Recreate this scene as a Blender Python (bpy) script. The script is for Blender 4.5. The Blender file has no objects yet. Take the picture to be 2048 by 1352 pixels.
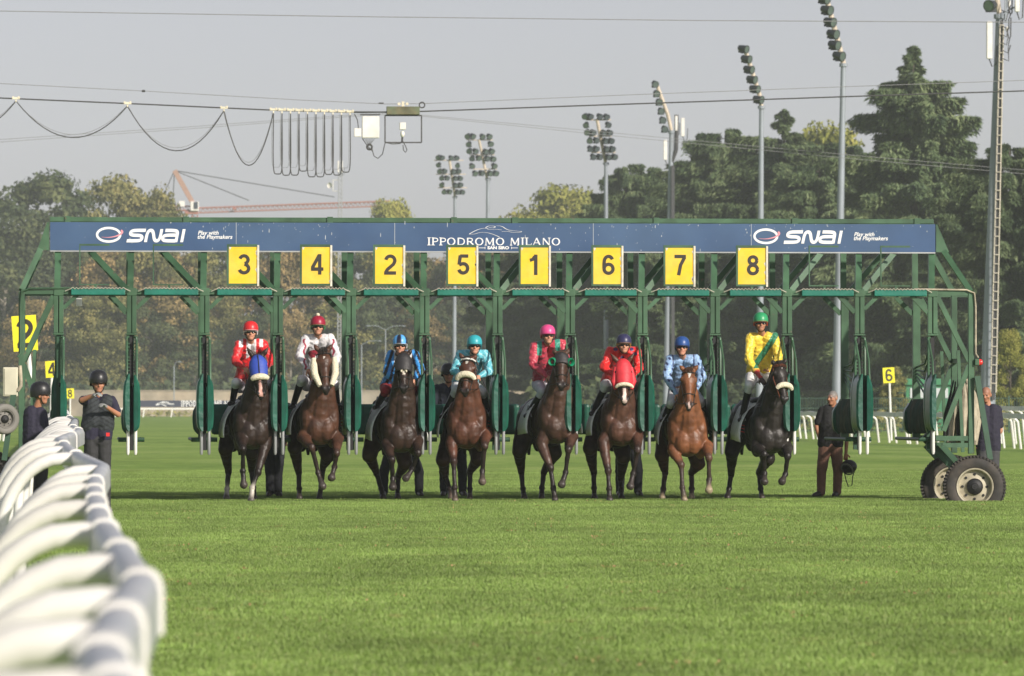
import bpy, bmesh, math, random
import numpy as np
from mathutils import Vector as V, Matrix, noise
R = math.radians
random.seed(7)
sc = bpy.context.scene
col = sc.collection

# ------------------------------------------------------------------ camera
FPX = 11378.0            # focal length in photo pixels (photo 2048 x 1352)
CZ = 1.485
HOR, VPX = 810.0, 140.0
pit = math.atan((HOR - 676) / FPX)
yaw = math.atan((1024 - VPX) / FPX * math.cos(pit))
cam_d = bpy.data.cameras.new('camera'); cam = bpy.data.objects.new('camera', cam_d); col.objects.link(cam)
cam_d.sensor_width = 36; cam_d.lens = FPX / 2048 * 36
cam_d.clip_start = 0.5; cam_d.clip_end = 20000
cam.location = (0, 0, CZ)
cam.rotation_euler = (math.pi / 2 + pit, 0, -yaw)
cam_d.dof.use_dof = True; cam_d.dof.focus_distance = 87.0; cam_d.dof.aperture_fstop = 6.3
sc.camera = cam
_m = cam.rotation_euler.to_matrix()
RT, UP, FW = _m @ V((1, 0, 0)), _m @ V((0, 1, 0)), _m @ V((0, 0, -1))

def P(px, py, Y):
    d = FW + RT * ((px - 1024) / FPX) + UP * ((676 - py) / FPX)
    t = Y / d.y
    return V((d.x * t, Y, CZ + d.z * t))
def PG(px, Y):           # ground point in column px at depth Y
    p = P(px, HOR, Y); return V((p.x, Y, 0))
def X(px, Y): return P(px, HOR, Y).x
def Z(py, Y, px=1000): return P(px, py, Y).z

# ------------------------------------------------------------------ world, sun, exposure
HAZE = 0.00022
SUN_EL, SUN_AZ = R(25), R(36)        # azimuth: behind the camera, to its right
w = bpy.data.worlds.new('World'); sc.world = w; w.use_nodes = True
nt = w.node_tree; nt.nodes.clear()
sky = nt.nodes.new('ShaderNodeTexSky'); sky.sky_type = 'NISHITA'; sky.sun_disc = False
sky.sun_elevation = SUN_EL; sky.air_density = 1.0; sky.dust_density = 1.0; sky.ozone_density = 1.0
to_sun = V((math.sin(SUN_AZ) * math.cos(SUN_EL), -math.cos(SUN_AZ) * math.cos(SUN_EL), math.sin(SUN_EL)))
sky.sun_rotation = math.atan2(to_sun.x, to_sun.y)
hs = nt.nodes.new('ShaderNodeHueSaturation'); hs.inputs['Saturation'].default_value = 0.25
bg = nt.nodes.new('ShaderNodeBackground'); bg.inputs['Strength'].default_value = 0.08
wo = nt.nodes.new('ShaderNodeOutputWorld')
nt.links.new(sky.outputs[0], hs.inputs['Color']); tn = nt.nodes.new('ShaderNodeMix'); tn.data_type = 'RGBA'; tn.blend_type = 'MULTIPLY'; tn.inputs['Factor'].default_value = 1; tn.inputs['B'].default_value = (0.945, 0.93, 1.035, 1)
nt.links.new(hs.outputs[0], tn.inputs['A']); nt.links.new(tn.outputs['Result'], bg.inputs['Color']); nt.links.new(bg.outputs[0], wo.inputs[0])
sd = bpy.data.lights.new('sun', 'SUN'); sd.energy = 4.1; sd.angle = R(1.5); sd.color = (1.0, 0.92, 0.81)
so = bpy.data.objects.new('sun', sd); col.objects.link(so); so.rotation_euler = to_sun.to_track_quat('Z', 'Y').to_euler()
sc.view_settings.view_transform = 'Standard'; sc.view_settings.look = 'None'
sc.view_settings.exposure = 0.3; sc.view_settings.gamma = 1
sc.cycles.use_denoising = True
sc.cycles.max_bounces = 6; sc.cycles.transparent_max_bounces = 8
sc.cycles.volume_bounces = 1; sc.cycles.volume_step_rate = 10; sc.cycles.volume_max_steps = 32

# ------------------------------------------------------------------ materials
MATS = {}
def mat(name, c, rough=0.6, metal=0.0, var=0.12, scale=3.0, bump=0.0, bscale=20.0, spec=0.5, attr=False, sheen=0.0, island=0.0, coat=0.0, c2=None, wear=None):
    if name in MATS: return MATS[name]
    m = bpy.data.materials.new(name); m.use_nodes = True; n = m.node_tree.nodes; l = m.node_tree.links
    b = n['Principled BSDF']; b.inputs['Roughness'].default_value = rough; b.inputs['Metallic'].default_value = metal
    b.inputs['Specular IOR Level'].default_value = spec
    if sheen: b.inputs['Sheen Weight'].default_value = sheen
    if coat: b.inputs['Coat Weight'].default_value = coat; b.inputs['Coat Roughness'].default_value = 0.25
    tc = n.new('ShaderNodeTexCoord')
    nz = n.new('ShaderNodeTexNoise'); nz.inputs['Scale'].default_value = scale; nz.inputs['Detail'].default_value = 5
    l.new(tc.outputs['Object'], nz.inputs['Vector'])
    mp = n.new('ShaderNodeMapRange'); mp.inputs['From Min'].default_value = 0.3; mp.inputs['From Max'].default_value = 0.7
    mp.inputs['To Min'].default_value = 1 - var; mp.inputs['To Max'].default_value = 1 + var
    l.new(nz.outputs['Fac'], mp.inputs['Value'])
    mul = n.new('ShaderNodeVectorMath'); mul.operation = 'SCALE'
    if attr:
        a = n.new('ShaderNodeAttribute'); a.attribute_name = 'col'; l.new(a.outputs['Color'], mul.inputs[0])
    elif c2 is not None:
        mx = n.new('ShaderNodeMix'); mx.data_type = 'RGBA'; mx.inputs['A'].default_value = (*c, 1); mx.inputs['B'].default_value = (*c2, 1)
        n2 = n.new('ShaderNodeTexNoise'); n2.inputs['Scale'].default_value = scale * 0.35; n2.inputs['Detail'].default_value = 6
        l.new(tc.outputs['Object'], n2.inputs['Vector'])
        m2 = n.new('ShaderNodeMapRange'); m2.inputs['From Min'].default_value = 0.42; m2.inputs['From Max'].default_value = 0.6
        l.new(n2.outputs['Fac'], m2.inputs['Value']); l.new(m2.outputs[0], mx.inputs['Factor']); l.new(mx.outputs['Result'], mul.inputs[0])
    else:
        mul.inputs[0].default_value = c
    l.new(mp.outputs[0], mul.inputs['Scale'])
    last = mul.outputs[0]
    if island:
        g = n.new('ShaderNodeNewGeometry'); m3 = n.new('ShaderNodeMapRange'); m3.inputs['To Min'].default_value = 1 - island; m3.inputs['To Max'].default_value = 1 + island
        l.new(g.outputs['Random Per Island'], m3.inputs['Value'])
        s2 = n.new('ShaderNodeVectorMath'); s2.operation = 'SCALE'; l.new(last, s2.inputs[0]); l.new(m3.outputs[0], s2.inputs['Scale']); last = s2.outputs[0]
    if wear:
        n4 = n.new('ShaderNodeTexNoise'); n4.inputs['Scale'].default_value = 9; n4.inputs['Detail'].default_value = 9; n4.inputs['Roughness'].default_value = .7; l.new(tc.outputs['Object'], n4.inputs['Vector'])
        m4 = n.new('ShaderNodeMapRange'); m4.inputs[1].default_value = wear[1]; m4.inputs[2].default_value = wear[1] + .04; l.new(n4.outputs['Fac'], m4.inputs[0])
        x4 = n.new('ShaderNodeMix'); x4.data_type = 'RGBA'; x4.inputs['B'].default_value = (*wear[0], 1); l.new(m4.outputs[0], x4.inputs['Factor']); l.new(last, x4.inputs['A']); last = x4.outputs['Result']
    l.new(last, b.inputs['Base Color'])
    if bump:
        nb = n.new('ShaderNodeTexNoise'); nb.inputs['Scale'].default_value = bscale; nb.inputs['Detail'].default_value = 4
        l.new(tc.outputs['Object'], nb.inputs['Vector'])
        bp = n.new('ShaderNodeBump'); bp.inputs['Strength'].default_value = bump; bp.inputs['Distance'].default_value = 0.02
        l.new(nb.outputs['Fac'], bp.inputs['Height']); l.new(bp.outputs[0], b.inputs['Normal'])
    MATS[name] = m
    return m

M_GREEN = mat('gate green paint', (0.038, 0.092, 0.046), 0.45, var=0.25, scale=4, c2=(0.055, 0.125, 0.066), wear=((.12,.1,.07), .63))
M_DGREEN = mat('dark gate green paint', (0.02, 0.07, 0.035), 0.5, var=0.25)
M_TEAL = mat('teal pad vinyl', (0.01, 0.095, 0.062), 0.36, var=0.25, scale=5, bump=0.5, bscale=9, c2=(0.007, 0.07, 0.045), wear=((.12,.13,.1), .66))
M_WORN = mat('worn pad vinyl', (0.02, 0.05, 0.036), 0.85, spec=0.15, var=0.4, scale=7, bump=0.5, bscale=8, c2=(0.055, 0.062, 0.04))
M_BLACK = mat('black rubber', (0.012, 0.012, 0.013), 0.6)
M_NAVY = mat('navy banner', (0.04, 0.085, 0.185), 0.4, var=0.1, scale=1.5, c2=(0.055, 0.105, 0.2))
M_WHITE = mat('white paint', (0.8, 0.79, 0.75), 0.4, var=0.06)
M_LETTER = mat('white lettering', (0.82, 0.82, 0.82), 0.5, var=0.03)
M_PINK = mat('pink swoosh', (0.75, 0.3, 0.35), 0.5, var=0.03)
M_YEL = mat('yellow board', (0.85, 0.55, 0.02), 0.45, var=0.08, scale=9, c2=(0.8, 0.55, 0.06))
M_NUM = mat('black numeral', (0.03, 0.025, 0.02), 0.5, var=0.2, scale=20)
M_STEEL = mat('worn galvanised steel', (0.42, 0.43, 0.44), 0.45, 0.5, var=0.15)
M_CORD = mat('pale cord', (0.5, 0.46, 0.38), 0.8)
M_BEIGE = mat('beige box', (0.55, 0.52, 0.4), 0.5)
M_CANVAS = mat('beige canvas', (0.4, 0.35, 0.26), 0.85, var=0.35, scale=6, bump=0.5, bscale=15)
M_GREY = mat('grey rubber', (0.2, 0.19, 0.17), 0.7)
M_TYRE = mat('tyre rubber', (0.035, 0.032, 0.03), 0.75, var=0.25, scale=12, c2=(0.06, 0.05, 0.042))
M_RIM = mat('dusty rim', (0.42, 0.38, 0.28), 0.6, var=0.25, scale=8)
M_RED = mat('red lamp', (0.75, 0.03, 0.03), 0.3)
M_RUST = mat('rusty board', (0.16, 0.11, 0.06), 0.8, var=0.4, scale=3, c2=(0.1, 0.13, 0.08))

# ------------------------------------------------------------------ mesh builder
class MB:
    def __init__(s): s.v = []; s.f = []
    def add(s, vs, fs):
        o = len(s.v); s.v += [tuple(v) for v in vs]; s.f += [tuple(i + o for i in f) for f in fs]; return s
    def box(s, x0, x1, y0, y1, z0, z1):
        return s.add([(x0,y0,z0),(x1,y0,z0),(x1,y1,z0),(x0,y1,z0),(x0,y0,z1),(x1,y0,z1),(x1,y1,z1),(x0,y1,z1)],
                     [(0,3,2,1),(4,5,6,7),(0,1,5,4),(1,2,6,5),(2,3,7,6),(3,0,4,7)])
    def bar(s, a, b, w, h, up=V((0, 1, 0))):
        a, b = V(a), V(b); d = (b - a).normalized()
        if abs(d.dot(up)) > 0.98: up = V((1, 0, 0))
        sx = d.cross(up).normalized(); uy = sx.cross(d).normalized()
        vs = []
        for p in (a, b):
            for i, j in ((-1,-1),(1,-1),(1,1),(-1,1)): vs.append(p + sx * (i * w / 2) + uy * (j * h / 2))
        return s.add(vs, [(0,1,2,3)[::-1],(4,5,6,7),(0,1,5,4),(1,2,6,5),(2,3,7,6),(3,0,4,7)])
    def tube(s, pts, r, n=8, cap=True):
        pts = [V(p) for p in pts]; rs = r if isinstance(r, (list, tuple)) else [r] * len(pts)
        up = None; o = len(s.v); vs = []
        for i, p in enumerate(pts):
            d = (pts[min(i + 1, len(pts) - 1)] - pts[max(i - 1, 0)])
            d = d.normalized() if d.length > 1e-9 else V((0, 0, 1))
            if up is None:
                up = V((0, 0, 1)) if abs(d.z) < 0.9 else V((1, 0, 0))
            sx = d.cross(up).normalized(); up = sx.cross(d).normalized()
            for k in range(n):
                a = 2 * math.pi * k / n
                vs.append(p + (sx * math.cos(a) + up * math.sin(a)) * rs[i])
        fs = []
        for i in range(len(pts) - 1):
            for k in range(n):
                fs.append((i*n+k, i*n+(k+1)%n, (i+1)*n+(k+1)%n, (i+1)*n+k))
        if cap: fs.append(tuple(range(n))[::-1]); fs.append(tuple(range((len(pts)-1)*n, len(pts)*n)))
        return s.add(vs, fs)
    def lathe(s, c, axis, prof, n=32):       # prof: list of (radius, offset along axis)
        c = V(c); ax = V(axis).normalized(); u = ax.orthogonal().normalized(); w_ = ax.cross(u)
        vs = []
        for r, h in prof:
            for k in range(n):
                a = 2 * math.pi * k / n; vs.append(c + ax * h + (u * math.cos(a) + w_ * math.sin(a)) * r)
        fs = [(i*n+k, i*n+(k+1)%n, (i+1)*n+(k+1)%n, (i+1)*n+k) for i in range(len(prof)-1) for k in range(n)]
        return s.add(vs, fs)
    def ell(s, c, r, n=12, m=8, rot=None):
        c = V(c); vs = []
        for i in range(m + 1):
            t = math.pi * i / m
            for k in range(n):
                a = 2 * math.pi * k / n
                p = V((r[0]*math.sin(t)*math.cos(a), r[1]*math.sin(t)*math.sin(a), r[2]*math.cos(t)))
                vs.append(c + (rot @ p if rot else p))
        fs = [(i*n+k, (i+1)*n+k, (i+1)*n+(k+1)%n, i*n+(k+1)%n) for i in range(m) for k in range(n)]
        return s.add(vs, fs)
    def prism(s, poly, y0, y1):              # polygon in x,z extruded along y
        n = len(poly)
        vs = [(x, y0, z) for x, z in poly] + [(x, y1, z) for x, z in poly]
        return s.add(vs, [tuple(range(n)), tuple(range(n, 2*n))[::-1]] + [(i, (i+1)%n + 0, (i+1)%n + n, i + n) for i in range(n)])
    def build(s, name, m, parent=None, smooth=False, bevel=0):
        me = bpy.data.meshes.new(name); me.from_pydata(s.v, [], s.f); me.validate(); me.update()
        bm = bmesh.new(); bm.from_mesh(me); bmesh.ops.recalc_face_normals(bm, faces=bm.faces)
        bm.to_mesh(me); bm.free()
        if smooth:
            for p in me.polygons: p.use_smooth = True
            try: me.set_sharp_from_angle(angle=R(40))
            except Exception: pass
        me.materials.append(m)
        o = bpy.data.objects.new(name, me); col.objects.link(o)
        if parent: attach(o, parent)
        if bevel:
            b = o.modifiers.new('bevel', 'BEVEL'); b.width = bevel; b.segments = 2; b.limit_method = 'ANGLE'
        return o

def attach(o, parent):
    o.parent = parent
    o.matrix_parent_inverse = wm(parent).inverted()
def wm(o):
    m = o.matrix_basis.copy()
    if o.parent: m = wm(o.parent) @ o.matrix_parent_inverse @ m
    return m
def tag(o, label=None, cat=None, group=None, kind=None):
    if label: o['label'] = label
    if cat: o['category'] = cat
    if group: o['group'] = group
    if kind: o['kind'] = kind
    return o
def empty(name, loc, label, cat, group=None):
    o = bpy.data.objects.new(name, None); col.objects.link(o); o.location = loc; o.empty_display_size = 0.2
    return tag(o, label, cat, group)
def dup(root, delta=None, parent=None, label=None):
    c = root.copy(); col.objects.link(c)
    if parent: c.parent = parent
    if delta is not None: c.location = c.location + V(delta)
    if label: c['label'] = label
    for ch in list(root.children): dup(ch, None, c)
    return c

# flat ribbons (for lettering): mitred strip of a 2D polyline, mapped by fn(x, y)
def smooth_poly(pts, it=2, closed=False):
    for _ in range(it):
        out = [] if closed else [pts[0]]
        n = len(pts); rng = range(n) if closed else range(n - 1)
        for i in rng:
            a, b = pts[i], pts[(i + 1) % n]
            if closed or i > 0: out.append((a[0]*.75+b[0]*.25, a[1]*.75+b[1]*.25))
            if closed or i < n - 2: out.append((a[0]*.25+b[0]*.75, a[1]*.25+b[1]*.75))
        if not closed: out.append(pts[-1])
        pts = out
    return pts
def ribbon(mb, pts, wd, fn, closed=False):
    n = len(pts); L = []
    for i in range(n):
        if closed: a, b = pts[i - 1], pts[(i + 1) % n]
        else: a, b = pts[max(i - 1, 0)], pts[min(i + 1, n - 1)]
        dx, dy = b[0] - a[0], b[1] - a[1]; l = math.hypot(dx, dy) or 1
        ww = wd[i] if isinstance(wd, list) else wd
        nx, ny = -dy / l * ww / 2, dx / l * ww / 2
        L += [fn(pts[i][0] + nx, pts[i][1] + ny), fn(pts[i][0] - nx, pts[i][1] - ny)]
    fs = [(2*i, 2*i+1, (2*i+3) % (2*n), (2*i+2) % (2*n)) for i in range(n if closed else n - 1)]
    mb.add(L, fs)

def text_obj(name, s, size, loc, m, parent, bold=0.0, shear=0.0, sx=1.0, align='CENTER', rot=(math.pi/2, 0, 0), depth=0.0):
    c = bpy.data.curves.new(name, 'FONT'); c.body = s; c.size = size; c.offset = bold; c.shear = shear; c.align_x = align; c.align_y = 'CENTER'
    c.extrude = depth; c.resolution_u = 4
    o = bpy.data.objects.new(name, c); TMP.collection.objects.link(o); TMP.view_layers[0].update()
    dg = TMP.view_layers[0].depsgraph
    me = bpy.data.meshes.new_from_object(o.evaluated_get(dg)); bpy.data.objects.remove(o)
    me.materials.clear(); me.materials.append(m)
    q = bpy.data.objects.new(name, me); col.objects.link(q); q.location = loc; q.rotation_euler = rot; q.scale = (sx, 1, 1)
    if parent: attach(q, parent)
    return q
TMP = bpy.data.scenes.new('tmp')
def digit(ch, cx, cz, H, yy, m, parent, kx=1.0, rot=0.0, slant=0.0):
    def arc(x, y, rx, ry, a0, a1, n=12): return [(x + rx*math.cos(math.radians(a0 + (a1-a0)*i/n)), y + ry*math.sin(math.radians(a0 + (a1-a0)*i/n))) for i in range(n+1)]
    D = {'1': [[(.0,.72),(.14,.76),(.24,.9)], [(.29,0),(.29,1)]],
         '2': [arc(.3,.69,.22,.22,170,-20) + [(.44,.5),(.16,.26),(.09,.14)], [(.0,.085),(.58,.085)]],
         '3': [arc(.29,.72,.2,.19,165,-80), arc(.29,.29,.23,.21,85,-165)],
         '4': [[(.42,0),(.42,1)], [(.4,.95),(.06,.33)], [(0,.27),(.6,.27)]],
         '5': [[(.54,.92),(.14,.92)], [(.15,.95),(.09,.5)], [(.1,.49)] + arc(.29,.32,.22,.23,120,-165)],
         '6': [arc(.3,.31,.22,.22,180,-180,20), [(.08,.31),(.08,.55)] + arc(.3,.66,.21,.26,170,25)],
         '7': [[(0,.92),(.56,.92)], [(.5,.88),(.3,.5),(.2,0)]],
         '8': [arc(.29,.73,.19,.18,0,360,20), arc(.29,.29,.22,.21,0,360,20)]}[ch]
    mb = MB(); ca, sa = math.cos(rot), math.sin(rot)
    for j, st in enumerate(D):
        def fn(x, y, j=j):
            a, b = (x - .29) * H * kx, (y - .5) * H
            return (cx + a*ca - b*sa, yy - .0012*j, cz + a*sa + b*ca)
        ribbon(mb, st, .165, fn)
    return mb.build('numeral', m, parent)

# ------------------------------------------------------------------ organic skin: union of capsules / ellipsoids, voxel remeshed into ONE surface
def cap(a, ra, b, rb, tag_=0): return ('c', V(a), ra, V(b), rb, tag_)
def eli(c, r, tag_=0, rot=None): return ('e', V(c), V(r), rot, None, tag_)
def prim_dist(p, vs):
    if p[0] == 'c':
        a = np.array(p[1]); b = np.array(p[3]); ab = b - a; L = max(ab @ ab, 1e-9)
        t = np.clip(((vs - a) @ ab) / L, 0, 1)
        return np.linalg.norm(vs - a - t[:, None] * ab, axis=1) - (p[2] + (p[4] - p[2]) * t)
    q = vs - np.array(p[1])
    if p[3] is not None: q = q @ np.array(p[3])
    r = np.array(p[2]); return (np.linalg.norm(q / r, axis=1) - 1) * r.min()
def skin(name, prims, voxel, smooth, m, parent, palette, blend=0.012, post=None, wrinkle=0.0, wscale=7.0, sfac=0.5):
    mb = MB()
    for p in prims:
        if p[0] == 'c':
            a, ra, b, rb = p[1], p[2], p[3], p[4]; d = b - a
            if d.length < 1e-6: mb.ell(a, (ra,)*3); continue
            d.normalize(); pts = []; rs = []
            for k in range(4): t = math.pi/2*k/4; pts.append(a - d*ra*math.cos(t)); rs.append(max(ra*math.sin(t), 1e-4))
            pts.append(a); rs.append(ra); pts.append(b); rs.append(rb)
            for k in range(3, -1, -1): t = math.pi/2*k/4; pts.append(b + d*rb*math.cos(t)); rs.append(max(rb*math.sin(t), 1e-4))
            mb.tube(pts, rs, 12)
        else: mb.ell(p[1], p[2], 16, 10, p[3])
    me = bpy.data.meshes.new('tmp'); me.from_pydata(mb.v, [], mb.f); me.update()
    bm = bmesh.new(); bm.from_mesh(me); bmesh.ops.remove_doubles(bm, verts=bm.verts, dist=1e-5); bmesh.ops.recalc_face_normals(bm, faces=bm.faces); bm.to_mesh(me); bm.free()
    o = bpy.data.objects.new('tmp', me); TMP.collection.objects.link(o)
    md = o.modifiers.new('r', 'REMESH'); md.mode = 'VOXEL'; md.voxel_size = voxel; md.use_smooth_shade = True
    ms = o.modifiers.new('s', 'SMOOTH'); ms.factor = sfac; ms.iterations = smooth
    TMP.view_layers[0].update()
    out = bpy.data.meshes.new_from_object(o.evaluated_get(TMP.view_layers[0].depsgraph))
    bpy.data.objects.remove(o); bpy.data.meshes.remove(me)
    n = len(out.vertices); vs = np.empty(n*3, 'f'); out.vertices.foreach_get('co', vs); vs = vs.reshape(-1, 3).astype(float)
    if wrinkle:
        nn = np.empty(n*3, 'f'); out.vertices.foreach_get('normal', nn); nn = nn.reshape(-1, 3)
        h = np.array([noise.noise(V((v[0]*wscale, v[1]*wscale, v[2]*wscale*1.6))) + 0.5*noise.noise(V(v)*wscale*2.3) for v in vs])
        vs = vs + nn * (h * wrinkle)[:, None]; out.vertices.foreach_set('co', vs.astype('f').ravel())
    D = np.stack([prim_dist(p, vs) for p in prims], 1); D = D - D.min(1, keepdims=True)
    W = np.exp(-D / blend); W /= W.sum(1, keepdims=True)
    pc = np.array([palette[p[5]] for p in prims])
    c = W @ pc
    if post is not None: c = post(vs, c)
    at = out.color_attributes.new('col', 'FLOAT_COLOR', 'POINT')
    at.data.foreach_set('color', np.concatenate([c, np.ones((n, 1))], 1).astype('f').ravel())
    out.materials.clear(); out.materials.append(m); out.name = name
    for p in out.polygons: p.use_smooth = True
    ob = bpy.data.objects.new(name, out); col.objects.link(ob)
    if parent: attach(ob, parent)
    return ob

# ================================================================== GROUND
def ground_mat():
    m = bpy.data.materials.new('turf'); m.use_nodes = True; n = m.node_tree.nodes; l = m.node_tree.links
    b = n['Principled BSDF']; b.inputs['Roughness'].default_value = 0.8; b.inputs['Specular IOR Level'].default_value = 0.15
    tc = n.new('ShaderNodeTexCoord')
    def nz(sc_, det=5, vec=None, st=(1, 1, 1)):
        mp = n.new('ShaderNodeMapping'); mp.inputs['Scale'].default_value = st; l.new(tc.outputs['Object'], mp.inputs['Vector'])
        t = n.new('ShaderNodeTexNoise'); t.inputs['Scale'].default_value = sc_; t.inputs['Detail'].default_value = det; t.inputs['Roughness'].default_value = 0.62
        l.new(mp.outputs[0], t.inputs['Vector']); return t.outputs['Fac']
    def ramp(f, stops):
        r = n.new('ShaderNodeValToRGB'); r.color_ramp.elements[0].position = stops[0][0]; r.color_ramp.elements[0].color = (*stops[0][1], 1)
        r.color_ramp.elements[1].position = stops[-1][0]; r.color_ramp.elements[1].color = (*stops[-1][1], 1)
        for p_, c_ in stops[1:-1]: e = r.color_ramp.elements.new(p_); e.color = (*c_, 1)
        l.new(f, r.inputs[0]); return r.outputs[0]
    def mix(f, a, b_, bt='MIX'):
        x = n.new('ShaderNodeMix'); x.data_type = 'RGBA'; x.blend_type = bt
        if isinstance(f, float): x.inputs['Factor'].default_value = f
        else: l.new(f, x.inputs['Factor'])
        l.new(a, x.inputs['A']); l.new(b_, x.inputs['B']); return x.outputs['Result']
    def rng(f, a, b_, c, d):
        x = n.new('ShaderNodeMapRange'); x.inputs[1].default_value = a; x.inputs[2].default_value = b_; x.inputs[3].default_value = c; x.inputs[4].default_value = d
        l.new(f, x.inputs[0]); return x.outputs[0]
    base = ramp(nz(0.22, 6, st=(1, 0.35, 1)), [(0.32, (0.205, 0.325, 0.06)), (0.5, (0.285, 0.425, 0.085)), (0.68, (0.36, 0.48, 0.13))])
    fine = ramp(nz(26, 4, st=(1, 0.5, 1)), [(0.3, (0.42, 0.42, 0.42)), (0.52, (0.8, 0.8, 0.8)), (0.72, (1.3, 1.25, 1.0))])
    mid = ramp(nz(1.7, 5, st=(1, 0.3, 1)), [(0.3, (0.78, 0.82, 0.75)), (0.55, (1, 1, 1)), (0.75, (1.2, 1.14, 1.15))])
    big = ramp(nz(0.05, 3, st=(0.5, 1.2, 1)), [(0.4, (0.88, 0.93, 0.85)), (0.6, (1.1, 1.06, 1.1))])
    c = mix(1.0, base, fine, 'MULTIPLY'); c = mix(1.0, c, mid, 'MULTIPLY'); c = mix(1.0, c, big, 'MULTIPLY')
    dead = n.new('ShaderNodeRGB'); dead.outputs[0].default_value = (0.26, 0.19, 0.09, 1)
    d1 = rng(nz(1.1, 8, st=(1, 0.5, 1)), 0.66, 0.74, 0, 0.6)
    c = mix(d1, c, dead.outputs[0])
    l.new(c, b.inputs['Base Color'])
    bp = n.new('ShaderNodeBump'); bp.inputs['Strength'].default_value = 0.5; bp.inputs['Distance'].default_value = 0.05
    l.new(nz(26, 4, st=(1, 0.5, 1)), bp.inputs['Height']); l.new(bp.outputs[0], b.inputs['Normal'])
    return m
M_TURF = ground_mat()
gb = MB(); gb.add([(-3000, -60, 0), (3000, -60, 0), (3000, 9000, 0), (-3000, 9000, 0)], [(0, 1, 2, 3)])
tag(gb.build('ground', M_TURF), 'mown green turf of the racecourse', None, None, 'structure')

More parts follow.
